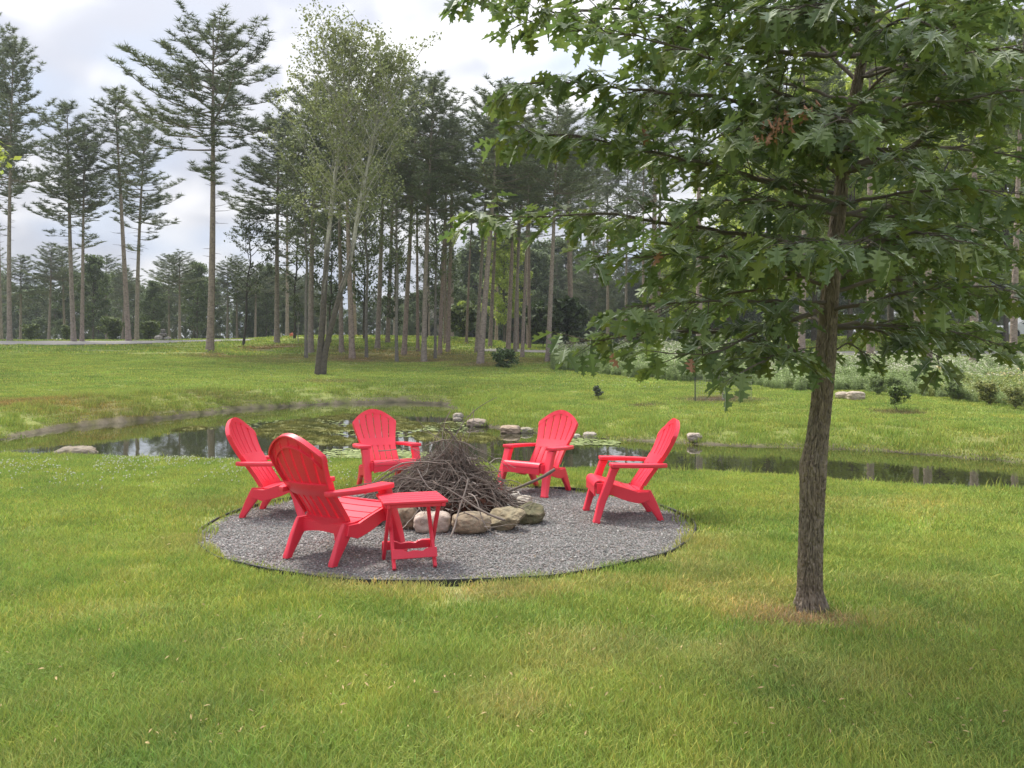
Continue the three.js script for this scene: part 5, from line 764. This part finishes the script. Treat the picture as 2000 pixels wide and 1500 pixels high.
P1(8, 1793, 700, 1791, 400, 90, 11, 'pink stemmed pine behind the right oak leaves');
P1(8, 1812, 736, 1812, 400, 40, 18, 'pine wrapped in green climber at its foot in the right meadow');
P1(8, 1901, 738, 1899, 400, 60, 16, 'dark pine in the meadow under the right oak branches');
P1(8, 1978, 720, 1987, 500, 30, 13, 'pine in front of the white car at the right edge');

// aspens: two stems from one spot, smooth and pale above, dark and rough below
{
  const dA = -hit(625, 733).z, foot = (u, v) => { const p = at(u, v, dA); p.y = H(p.x, p.z); return p; };
  const pale = (o) => (t, w, p) => { const k = sstep(0.30, 0.45, t + 0.14 * fbm3(Math.cos(w) * 1.3, p.y * 1.1 + o, Math.sin(w) * 1.3, 3) + 0.10 * simplex.noise(p.y * 2.1, o)); return mix3([0.105, 0.090, 0.075], [0.50, 0.48, 0.43], k); };
  const stem = (px, f, bend) => { const o = foot(...f); return px.map(([u, v], i) => at(u, v, dA + bend * i * 0.08).sub(o)); };
  const mk = (name, label, f, px, seed, o, bend) => { const g = leafyGeo(seed, { stem: stem(px, f, bend), barkFn: pale(seed), bark: [0.36, 0.34, 0.30], leaf: 0.125, col: [[0.20, 0.235, 0.10], [0.32, 0.345, 0.15]], up: 0.7, ...o }), t = makeTree(name, label, 'tree', g, broadMat, 'two aspens growing from one spot'); t.position.copy(foot(...f)); return t; };
  mk('aspen', 'upright pale barked aspen with thin airy top on the left of the two', [622, 727], [[622, 727], [629, 640], [634, 560], [641, 470], [648, 400], [656, 330], [664, 285], [672, 235], [673, 175], [668, 100]], 2001, { tr: 0.165, cb: 0.43, rad: 5.0, limbs: 42, per: 13, thin: 0.26, spread: 0.4, top: 0.99, sub: 9 }, 0.3);
  mk('aspen', 'pale barked aspen leaning right, crossing in front of the pines', [629, 733], [[629, 733], [638, 675], [652, 620], [664, 575], [686, 500], [700, 410], [717, 330], [734, 245], [748, 195], [770, 140]], 2002, { tr: 0.148, cb: 0.43, rad: 4.8, limbs: 40, per: 13, thin: 0.26, spread: 0.4, top: 0.99, sub: 9 }, -0.3);
  // heavy forks
  const fork = (parent, f, px, r, seed) => { const m = new MB(), o = foot(...f), pts = new THREE.CatmullRomCurve3(px.map(([u, v], i) => at(u, v, dA + 0.3 * i * (seed % 2 ? 1 : -1)).sub(o))).getSpacedPoints(12); m.tube(pts, pts.map((_, i) => r * 0.62 * (1 - 0.8 * i / 12)), 7, [0.50, 0.48, 0.43], 0.8); part('limb', m.geo(), pineBark, parent); };
  const [a, b] = scene.children.filter((o) => /^aspen/.test(o.name));
  fork(a, [622, 727], [[671, 245], [690, 215], [715, 180], [735, 145], [770, 90]], 0.11, 1); fork(a, [622, 727], [[672, 250], [680, 200], [682, 140], [690, 60]], 0.10, 2); fork(a, [622, 727], [[668, 240], [655, 200], [630, 160], [600, 110]], 0.09, 3);
  fork(b, [629, 733], [[734, 245], [728, 215], [716, 190]], 0.08, 4); fork(b, [629, 733], [[734, 240], [760, 215], [785, 180], [815, 110]], 0.10, 5); fork(b, [629, 733], [[730, 275], [750, 255], [775, 240], [830, 175]], 0.09, 6); fork(b, [629, 733], [[734, 240], [742, 190], [738, 120], [745, 60]], 0.08, 7);
}
// smaller broadleaf trees among the pines
const leafKinds = {
  understory: { h: 10, tr: 0.09, cb: 0.20, rad: 2.6, leaf: 0.17, per: 16, spread: 0.42, limbs: 26, col: [[0.075, 0.115, 0.04], [0.12, 0.165, 0.05]] },
  airy: { h: 11, tr: 0.10, cb: 0.30, rad: 2.7, leaf: 0.16, per: 10, spread: 0.4, limbs: 24, col: [[0.065, 0.092, 0.04], [0.11, 0.14, 0.055]], bark: [0.07, 0.062, 0.055] },
  bright: { h: 16, tr: 0.16, cb: 0.16, rad: 4.4, leaf: 0.30, per: 26, spread: 0.7, limbs: 36, col: [[0.32, 0.42, 0.06], [0.52, 0.58, 0.11]] },
  darkwood: { h: 14, tr: 0.14, cb: 0.10, rad: 3.8, leaf: 0.32, per: 24, spread: 0.7, limbs: 36, col: [[0.11, 0.155, 0.07], [0.185, 0.235, 0.095]] },
  olive: { h: 20, tr: 0.13, cb: 0.34, rad: 3.0, leaf: 0.15, per: 13, spread: 0.5, limbs: 40, up: 0.6, col: [[0.15, 0.19, 0.08], [0.25, 0.285, 0.115]], bark: [0.2, 0.185, 0.165] },
  sapling: { h: 4.5, tr: 0.05, cb: 0.40, rad: 0.9, leaf: 0.12, per: 8, limbs: 14, col: [[0.07, 0.11, 0.03], [0.11, 0.15, 0.04]], bark: [0.42, 0.40, 0.37] },
};
const glowMat = broadMat.clone(); glowMat.transmission = 0.52;
const leafy = (kind, name, label, o, group) => plant(kind + (o.variant ?? 0), () => leafyGeo(3000 + (o.variant ?? 0) * 7 + kind.length, { ...leafKinds[kind] }), kind === 'bright' ? glowMat : broadMat, name, label, 'tree', group, { ...o, w: undefined });
leafy('airy', 'broadleaf_tree', 'thin dark broadleaf tree with airy crown left of the dark pine', { u: 475, v: 677, lean: 0.09, vtop: 405 });
leafy('sapling', 'birch_sapling', 'white stemmed young birch standing beside the small red box', { u: 583, v: 668, lean: -0.08, vtop: 575 });
leafy('airy', 'broadleaf_tree', 'small dark leafed tree whose crown fills the gap left of the aspens', { u: 575, v: 662, lean: 0.03, vtop: 395, variant: 1 });
leafy('understory', 'broadleaf_tree', 'small leafy tree behind the aspen stems', { u: 645, v: 672, vtop: 420, variant: 1 });
leafy('understory', 'broadleaf_tree', 'thin stemmed leafy tree right of the aspens on the mound', { u: 711, v: 666, vtop: 400 });
leafy('understory', 'broadleaf_tree', 'short leafy tree with crown down to the grass on the mound', { u: 773, v: 677, vtop: 490, variant: 1 });
leafy('understory', 'broadleaf_tree', 'rounded leafy tree behind the close pair of stems', { u: 862, d: 61, vtop: 440, variant: 2 });
leafy('airy', 'broadleaf_tree', 'dark leafy tree between the mound pines', { u: 835, d: 60, vtop: 500, variant: 1 });
leafy('olive', 'broadleaf_tree', 'olive green leafy tree among the pines left of the aspens', { u: 598, v: 700, vtop: 205 });
leafy('olive', 'broadleaf_tree', 'olive green leafy tree among the pines right of the aspen crowns', { u: 775, v: 708, vtop: 190, variant: 1 });
leafy('olive', 'broadleaf_tree', 'tall leafy tree behind the crossing aspen stems', { u: 716, v: 700, vtop: 225 });
leafy('olive', 'broadleaf_tree', 'leafy crown among the pines in the middle of the mound', { u: 850, v: 702, vtop: 260, variant: 1 });
leafy('bright', 'broadleaf_tree', 'light green leafy tree seen between the stems right of centre', { u: 985, d: 74, vtop: 455 });
leafy('bright', 'broadleaf_tree', 'yellow green bush like tree at the end of the mound', { u: 905, d: 82, vtop: 590, variant: 1 });
const GB = 'dense background trees beyond the lane', rB = rng(4400);
// rows of wood behind: left low belt
let nPine = 0, nLeaf = 0;
for (const [u, vt] of [[-30, 470], [40, 500], [92, 478], [128, 482], [182, 492], [206, 500], [238, 520], [300, 540], [330, 500], [352, 492], [385, 505], [440, 512], [462, 500], [498, 520], [520, 510], [566, 530], [600, 545], [636, 560]]) {
  const far = 78 + 22 * rB(), k = rB(), th = (n) => ['first', 'second', 'third', 'fourth', 'fifth', 'sixth', 'seventh', 'eighth', 'ninth', 'tenth', 'eleventh', 'twelfth', 'thirteenth', 'fourteenth', 'fifteenth', 'sixteenth'][n];
  if (k < 0.62) pine([1, 5, 3][Math.floor(rB() * 3)], 'background_pine', `small pine of the low belt behind the lane, ${th(nPine++)} small pine from the left`, { u: u + 8 * (rB() - 0.5), d: far, vtop: vt, w: 6 * 80 / far }, 'small pines behind the left lane'); else leafy('darkwood', 'background_tree', `rounded dark broadleaf tree of the low belt behind the lane, ${th(nLeaf++)} from the left`, { u, d: far, vtop: vt + 12, variant: Math.floor(rB() * 2) }, GB);
}
// centre and right: taller wood with a dark floor
for (let i = 0; i < 6; i++) pine([2, 4, 6, 3][i % 4], 'background_pine', 'one of the many tall pines deep in the right wood', { u: 880 + 70 * i + 30 * rB(), d: 68 + 20 * rB(), vtop: 215 + 90 * rB(), w: 6 }, 'tall pines deep in the right wood');
for (let i = 0; i < 5; i++) pine([2, 1, 4, 3][i % 4], 'background_pine', 'one of the many tall pines deep behind the mound', { u: 560 + 66 * i + 16 * rB(), d: 70 + 18 * rB(), vtop: 225 + 90 * rB(), w: 6 }, 'tall pines deep behind the mound');
// light green broadleaf trees behind the oak
for (const [u, d, vt, va] of [[1420, 64, 330, 0], [1500, 56, 230, 1], [1590, 60, 140, 0], [1660, 54, 170, 1], [1740, 64, 60, 0], [1830, 56, 120, 1], [1900, 62, 80, 0], [1965, 54, 210, 1], [2060, 58, 60, 0], [1340, 72, 420, 1]]) leafy('bright', 'broadleaf_tree', 'one of the light green trees showing through the oak leaves', { u, d, vtop: vt, variant: va }, 'light green trees behind the oak');
{ // the wood further back reads as one mass
  const g = thing('far_wood', 'dark mass of distant wood closing the view behind all the stems', 'wood'); g.userData.kind = 'stuff';
  const kinds = [leafyGeo(3901, { ...leafKinds.darkwood, cb: 0.02, rad: 4.6 }), leafyGeo(3902, { ...leafKinds.darkwood, cb: 0.02, rad: 4.2 }), pineGeo(3903, { cb: 0.25, rad: 3.2, h: 16, dens: 1.1, stub: 0 })], ls = kinds.map(() => []); flatNormals(kinds[0].crown); flatNormals(kinds[1].crown); flatNormals(kinds[2].crown);
  const put = (u, d, vt) => { const x = (u - 1000) / F * d, y = H(x, -d), h = EYE - (vt - VH) / F * d - y, k = Math.floor(rB() * 3), s = h / kinds[k].h; ls[k].push(matrix([x, y - 0.9, -d], [0, rB() * 6.28, 0], [s * lerp(0.9, 1.35, rB()), s, s * lerp(0.9, 1.35, rB())])); };
  for (let u = -420; u < 640; u += 17) put(u, 98 + 42 * rB(), 515 + 60 * rB());
  for (let u = 560; u < 900; u += 17) put(u, 98 + 38 * rB(), 545 + 60 * rB());
  for (let u = 880; u < 1500; u += 15) put(u, 92 + 34 * rB(), 440 + 110 * rB());
  for (let u = 1300; u < 2500; u += 22) put(u, 92 + 34 * rB(), 430 + 120 * rB());
  for (let u = -420; u < 2500; u += 20) put(u, 90 + 44 * rB(), 600 + 30 * rB());
  kinds.forEach((q, i) => { instanced('crowns', q.crown, i < 2 ? broadMat : needleMat, ls[i], null, g); instanced('trunks', q.trunk, pineBark, ls[i], null, g); });
}
leafy('bright', 'broadleaf_tree', 'yellow green tree showing only a few sprays at the upper left edge', { u: -186, d: 34, vtop: 30, variant: 1 });
// a yellow green maple just outside the left edge shows a few sprays

// ---------------------------------------------------------------- meadow, shrubs, small things
{
  const R = rng(601), stalk = (seed, flower) => {
    const r = rng(seed), m = new MB(); for (let i = 0; i < 26; i++) { const a = r() * 6.28, q = r() * 0.22, x = Math.cos(a) * q, z = Math.sin(a) * q, h = 0.30 + 0.60 * r(), b = r() * 6.28, l = 0.22 * r(), w = 0.006 + 0.008 * r(), k = 0.7 + 0.6 * r(), c = [0.29 * k, 0.355 * k, 0.14 * k], p0 = m.v(x - w, 0, z, c), p1 = m.v(x + w, 0, z, c), p2 = m.v(x + Math.cos(b) * l, h, z + Math.sin(b) * l, c); m.tri(p0, p1, p2);
      for (let j = 0; j < 13; j++) { const t = 0.1 + 0.85 * r(), e = r() * 6.28, s = 0.035 + 0.06 * r(), cx = x + Math.cos(b) * l * t, cz = z + Math.sin(b) * l * t, g = [0.27 * k, 0.355 * k, 0.125 * k], q0 = m.v(cx, h * t, cz, g), q1 = m.v(cx + Math.cos(e) * s, h * t + 0.04, cz + Math.sin(e) * s, g), q2 = m.v(cx + Math.cos(e + 0.5) * s, h * t + 0.02, cz + Math.sin(e + 0.5) * s, g); m.tri(q0, q1, q2); }
      if (flower && r() < flower) for (let j = 0; j < 6; j++) { const e = r() * 6.28, s = 0.014 + 0.018 * r(), cx = x + Math.cos(b) * l + 0.05 * (r() - 0.5), cy = h + 0.04 * (r() - 0.5), cz = z + Math.sin(b) * l + 0.05 * (r() - 0.5), f = [0.62, 0.61, 0.46]; const q0 = m.v(cx - s, cy, cz, f), q1 = m.v(cx + s * Math.cos(e), cy + 0.5 * s, cz + s * Math.sin(e), f), q2 = m.v(cx + s * Math.sin(e), cy + s, cz - s * Math.cos(e), f), q3 = m.v(cx, cy + 0.3 * s, cz - s, f); m.quad(q0, q1, q2, q3); } }
    return m.geo();
  };
  const edge = spline([1080, 1180, 1300, 1420, 1560, 1700, 1850, 2000, 2300], [722, 732, 743, 750, 762, 766, 778, 796, 810]), geos = [0.04, 0.14, 0.24, 0.34].map((f, i) => stalk(610 + i, f)), lists = geos.map(() => [[], []]);
  for (let i = 0; i < 15000; i++) {
    const u = lerp(1085, 2250, R()), de = -hit(u, edge(u)).z + 1.2 * fbm(u * 0.02, 3, 3) + 0.9 * R() * R(), far = Math.min(u < 1450 ? 45 : 37, de + (u < 1200 ? lerp(8, 20, (u - 1085) / 115) : 20)), d = lerp(de, far, Math.pow(R(), 1.25)), x = (u - 1000) / F * d + 0.3 * (R() - 0.5), z = -d; if (onRoad(x, z)) continue;
    const t = (d - de) / (u < 1450 ? 14 : 10) + 0.1, k = Math.min(3, Math.floor(clamp((t * 1.5 + 0.5 * fbm(x * 0.3, z * 0.3, 2)) * 3 + R() * 1.2))), fl = clamp(t * 1.4 + 0.7 * fbm(x * 0.25, z * 0.25, 2) + 0.25 * (R() - 0.5)), g = fl < 0.25 ? 0 : fl < 0.6 ? 1 : fl < 0.95 ? 2 : 3, s = (u < 1450 ? 0.9 : 0.66) * (0.65 + 0.5 * R()) * lerp(0.55, 1.1, sstep(0, 0.35, t)) * (0.75 + 0.6 * clamp(0.5 + fbm(x * 0.45, z * 0.45, 3)));
    lists[g][0].push(matrix([x, H(x, z) - 0.02, z], [0.15 * (R() - 0.5), R() * 6.28, 0.15 * (R() - 0.5)], s)); const w = 0.8 + 0.4 * R(), hot = u > 1820 && d < de + 4 && R() < 0.4; lists[g][1].push(hot ? rgb(1.1 * w, 0.95 * w, 0.6 * w) : rgb(w, w, w));
  }
  const g = thing('meadow', 'tall weeds dotted with white flowers on the right between lawn and lane', 'meadow'); g.userData.kind = 'stuff'; const mm = new THREE.MeshPhysicalMaterial({ vertexColors: true, roughness: 0.9, transmission: 0.25, thickness: 0 });
  geos.forEach((q, i) => lists[i][0].length && instanced('weeds', q, mm, ...lists[i], g));
}
function shrub(name, label, p, o, s = 1) { const g = leafyGeo(o.seed, o), t = makeTree(name, label, 'shrub', g, broadMat); t.position.copy(p); t.scale.setScalar(s); return t; }
shrub('shrub', 'round dark green shrub on the lawn in front of the pines', hit(983, 718), { seed: 501, h: 0.75, tr: 0.02, cb: 0.03, rad: 0.80, leaf: 0.13, per: 9, limbs: 30, spread: 0.13, up: 0.25, col: [[0.09, 0.15, 0.05], [0.16, 0.23, 0.07]] });
shrub('evergreen_seedling', 'tiny dark evergreen seedling on the lawn right of centre', hit(1169, 780), { seed: 502, h: 0.36, tr: 0.008, cb: 0.05, rad: 0.14, leaf: 0.05, per: 8, limbs: 22, spread: 0.035, up: 0.5, shape: 1, col: [[0.10, 0.13, 0.08], [0.16, 0.19, 0.11]] });
shrub('shrub', 'small light green shrub on the lawn right of the oak trunk', hit(1750, 803), { seed: 503, h: 0.42, tr: 0.010, cb: 0.12, rad: 0.30, leaf: 0.07, per: 6, limbs: 18, spread: 0.06, up: 0.9, col: [[0.12, 0.18, 0.04], [0.2, 0.27, 0.06]] });
for (const [u, v, s, label] of [[1862, 782, 0.42, 'low leafy bush at the meadow edge under the right oak leaves'], [1930, 792, 0.5, 'yellowish leafy bush at the meadow edge near the right side'], [1985, 800, 0.42, 'green fern like bush at the right edge of the meadow'], [1745, 768, 0.4, 'dark bush right of the pale boulders'], [1712, 772, 0.45, 'leafy weeds clump touching the pale boulders']]) shrub('shrub', label, hit(u, v), { seed: 510 + u, h: 0.9, tr: 0.015, cb: 0.05, rad: 0.75, leaf: 0.12, per: 9, limbs: 26, spread: 0.14, up: 0.5, col: u > 1900 ? [[0.20, 0.25, 0.075], [0.33, 0.33, 0.10]] : [[0.16, 0.225, 0.075], [0.27, 0.34, 0.11]] }, s);
for (const [u, d, s, label] of [[1105, 52, 2.0, 'green undergrowth bush behind the slim pines left of the meadow'], [220, 68, 1.15, 'light green bush behind the lane near the left pair of pines'], [292, 68, 1.0, 'pale green bush behind the rock cairn'], [905, 66, 1.7, 'yellow green bush at the back of the mound'], [1060, 57, 1.8, 'dark bush beyond the lane right of the round shrub'], [60, 68, 0.8, 'low weeds bush behind the lane on the far left'], [130, 68, 0.7, 'low weeds bush behind the lane beside the bare stemmed pine']]) { const x = (u - 1000) / F * d; shrub('shrub', label, V(x, H(x, -d), -d), { seed: 540 + u, h: 1.3, tr: 0.02, cb: 0.05, rad: 1.1, leaf: 0.2, per: 9, limbs: 26, spread: 0.2, up: 0.6, col: u < 300 || u === 905 ? [[0.10, 0.14, 0.045], [0.17, 0.21, 0.065]] : [[0.05, 0.08, 0.03], [0.09, 0.13, 0.04]] }, s); }
{ // young tree in a wire guard with a steel stake
  const p = hit(1412, 783), t = thing('tree_guard', 'faint round wire guard with dark steel stake around a young tree', 'tree guard', [p.x, p.y, p.z]), wire = new THREE.MeshStandardMaterial({ color: rgb(0.32, 0.32, 0.31), metalness: 0.6, roughness: 0.5 }), steel = new THREE.MeshStandardMaterial({ color: rgb(0.05, 0.06, 0.05), roughness: 0.6 }), m = new MB(), r = 0.80, hg = 1.25;
  for (let k = 0; k < 48; k++) { const a = k / 48 * 6.283; m.tube([V(Math.cos(a) * r, 0, Math.sin(a) * r), V(Math.cos(a) * r, hg, Math.sin(a) * r)], [0.0014, 0.0014], 3); }
  for (let j = 0; j <= 12; j++) { const q = []; for (let k = 0; k <= 48; k++) { const a = k / 48 * 6.283; q.push(V(Math.cos(a) * r, hg * j / 12, Math.sin(a) * r)); } m.tube(q, q.map(() => 0.0014), 3, null, 1, false); }
  part('wire_mesh', m.geo(), wire, t);
  const st = part('stake', join(boxAt(0.032, 1.05, 0.010, 0, 0.45, 0, 0.002), boxAt(0.010, 1.05, 0.034, 0, 0.45, -0.018, 0.002)), steel, t); st.position.set(-r - 0.03, 0, 0.1);
  const tip = part('stake_tip', boxAt(0.034, 0.13, 0.014, 0, 1.04, 0, 0.003), new THREE.MeshStandardMaterial({ color: rgb(0.62, 0.62, 0.58), roughness: 0.6 }), t); tip.position.set(-r - 0.03, 0, 0.1);
  const g = leafyGeo(560, { h: 1.7, tr: 0.028, cb: 0.30, rad: 0.42, leaf: 0.09, per: 5, limbs: 14, spread: 0.09, bark: [0.40, 0.37, 0.34], col: [[0.08, 0.12, 0.035], [0.13, 0.18, 0.045]] }); const y = makeTree('young_tree', 'pale stemmed young tree inside the wire guard', 'tree', g, broadMat); y.position.copy(p);
}
{ // stacked stones by the lane
  const d = 62, x = (317 - 1000) / F * d, y = H(x, -d), t = thing('rock_cairn', 'stack of pale and grey rocks beyond the lane left of the tallest pine', 'cairn', [x, y, -d]);
  [[-0.2, 0, 0.1, 0.75, 0.5, 0.6, [0.50, 0.46, 0.42]], [0.45, 0, 0, 0.6, 0.38, 0.5, [0.42, 0.40, 0.36]], [0.08, 0.36, 0, 0.62, 0.34, 0.5, [0.24, 0.22, 0.20]], [0.06, 0.66, 0, 0.40, 0.36, 0.4, [0.22, 0.21, 0.19]]].forEach(([a, b, c, w, h, dd, col], i) => { const o = part('rock', rockGeo(570 + i, [w, h, dd], col), rockMat([1, 1, 1]), t); o.position.set(a, b, c); });
}
{ // small red box and pale post on the mound
  const d = 61, put = (u, v) => { const x = (u - 1000) / F * d; return V(x, H(x, -d), -d); }, a = put(570.5), t = thing('red_box', 'small orange red box on the mound left of the young birch', 'utility box', [a.x, a.y, a.z]);
  const yb = EYE - (658.5 - VH) / F * d - a.y, red = new THREE.MeshStandardMaterial({ color: rgb(0.62, 0.16, 0.10), roughness: 0.6 }); part('box', boxAt(0.36, 0.30, 0.24, 0, yb + 0.15, 0, 0.03), red, t); part('lid', boxAt(0.12, 0.08, 0.12, 0.0, yb + 0.335, 0, 0.02), red, t); part('post', boxAt(0.07, Math.max(0.1, yb), 0.07, 0, yb / 2 - 0.02, 0, 0.005), new THREE.MeshStandardMaterial({ color: rgb(0.12, 0.09, 0.07), roughness: 0.9 }), t);
  part('bar', boxAt(0.62, 0.05, 0.05, 0.48, yb + 0.20, 0.02, 0.01), new THREE.MeshStandardMaterial({ color: rgb(0.03, 0.03, 0.03), roughness: 0.7 }), t);
  const b = put(548), s = thing('pale_post', 'short pale post with dark side just right of the dark pine on the mound', 'post', [b.x, b.y, b.z]), h = Math.max(0.45, EYE - (651 - VH) / F * d - b.y); part('post', boxAt(0.10, h, 0.10, 0.05, h / 2, 0, 0.02), new THREE.MeshStandardMaterial({ color: rgb(0.52, 0.51, 0.48), roughness: 0.8 }), s); part('side_panel', boxAt(0.10, h * 0.7, 0.10, -0.06, h * 0.35, 0, 0.02), new THREE.MeshStandardMaterial({ color: rgb(0.05, 0.05, 0.055), roughness: 0.8 }), s);
}
{ // white car cut by the right edge
  const d = 59, x = (1963 - 1000) / F * d, y = H(x + 2, -d) + 0.02, c = thing('parked_car', 'white car parked beyond the right lawn slope, cut by the photo edge', 'car', [x, y, -d]), white = new THREE.MeshPhysicalMaterial({ color: rgb(0.78, 0.78, 0.79), roughness: 0.3, clearcoat: 1 }), black = new THREE.MeshStandardMaterial({ color: rgb(0.02, 0.02, 0.022), roughness: 0.5 }), glass = new THREE.MeshPhysicalMaterial({ color: rgb(0.03, 0.035, 0.04), roughness: 0.08, clearcoat: 1 });
  const s = new THREE.Shape(); s.moveTo(0.05, 0.38); s.lineTo(0.02, 0.72); s.quadraticCurveTo(0.06, 0.92, 0.45, 0.97); s.lineTo(1.25, 1.04); s.lineTo(1.30, 1.04); s.lineTo(4.45, 1.04); s.quadraticCurveTo(4.58, 0.98, 4.58, 0.75); s.lineTo(4.55, 0.38); s.lineTo(4.05, 0.36); s.absarc(3.68, 0.36, 0.38, 0, Math.PI, false); s.lineTo(1.25, 0.34); s.absarc(0.88, 0.36, 0.38, 0, Math.PI, false); s.closePath();
  const g = new THREE.ExtrudeGeometry(s, { depth: 1.66, bevelEnabled: true, bevelSize: 0.06, bevelThickness: 0.06, bevelSegments: 4, curveSegments: 16 }); g.translate(0, 0, -1.72); part('body', g, white, c);
  const k = new THREE.Shape(); k.moveTo(1.15, 1.08); k.lineTo(1.95, 1.62); k.quadraticCurveTo(2.8, 1.72, 3.8, 1.60); k.lineTo(4.40, 1.08); k.closePath(); const kg = new THREE.ExtrudeGeometry(k, { depth: 1.40, bevelEnabled: true, bevelSize: 0.05, bevelThickness: 0.05, bevelSegments: 3 }); kg.translate(0, 0, -1.60); part('roof', kg, white, c);
  for (const [a, b, e, f] of [[1.45, 2.05, 2.55, 1.55], [2.65, 2.65, 3.55, 3.55]]) { const w = new THREE.Shape(); w.moveTo(a, 1.12); w.lineTo(a === 1.45 ? 2.0 : 2.65, 1.55); w.lineTo(e === 2.55 ? 2.55 : 3.6, 1.55); w.lineTo(e === 2.55 ? 2.55 : 4.05, 1.12); w.closePath(); const wg = new THREE.ExtrudeGeometry(w, { depth: 0.02, bevelEnabled: false }); wg.translate(0, 0, -0.145); part('window', wg, glass, c); }
  for (const wx of [0.88, 3.68]) for (const wz of [-0.12, -1.55]) { const w = part('wheel', new THREE.TorusGeometry(0.26, 0.085, 12, 28), black, c); w.position.set(wx, 0.34, wz + 0.05); const rim = new THREE.Mesh(new THREE.CylinderGeometry(0.20, 0.20, 0.10, 20).rotateX(Math.PI / 2), new THREE.MeshStandardMaterial({ color: rgb(0.10, 0.10, 0.11), metalness: 0.6, roughness: 0.4 })); rim.name = 'rim'; w.add(rim); }
  part('bumper', boxAt(0.16, 0.20, 1.62, 0.02, 0.36, -0.86, 0.05), black, c); part('headlight', boxAt(0.14, 0.12, 0.30, 0.06, 0.80, -0.12, 0.03), new THREE.MeshPhysicalMaterial({ color: rgb(0.6, 0.62, 0.65), roughness: 0.1 }), c);
}
{ // house glimpsed between the stems
  const d = 120, x = (862 - 1000) / F * d, y = H(x, -d), h = thing('house', 'pale house glimpsed between the pine stems behind the mound', 'house', [x, y, -d]), wall = new THREE.MeshStandardMaterial({ color: rgb(0.62, 0.55, 0.53), roughness: 0.9 });
  part('wall', boxAt(13, 5.4, 8, 0, 2.7, 0, 0.02), wall, h); const r = new THREE.Shape(); r.moveTo(-7.1, 5.4); r.lineTo(7.1, 5.4); r.lineTo(0, 8.6); r.closePath(); const rg = new THREE.ExtrudeGeometry(r, { depth: 8.8, bevelEnabled: false }); rg.translate(0, 0.01, -4.4); part('roof', rg, new THREE.MeshStandardMaterial({ color: rgb(0.12, 0.11, 0.11), roughness: 0.9 }), h);
  for (const [a, b] of [[-4, 1.6], [-1, 1.6], [3, 1.6], [-4, 4.2], [0, 4.2], [4, 4.2]]) { const f = part('window', boxAt(1.3, 1.3, 0.12, a, b, 4.02, 0.02), new THREE.MeshStandardMaterial({ color: rgb(0.7, 0.7, 0.7), roughness: 0.7 }), h); const p = new THREE.Mesh(boxAt(1.06, 1.06, 0.06, a, b, 4.07, 0.01), new THREE.MeshPhysicalMaterial({ color: rgb(0.03, 0.035, 0.04), roughness: 0.1 })); p.name = 'pane'; f.add(p); }
}

scene.traverse((o) => { if (o.isMesh) { o.castShadow = true; o.receiveShadow = true; } });
renderer.render(scene, camera);
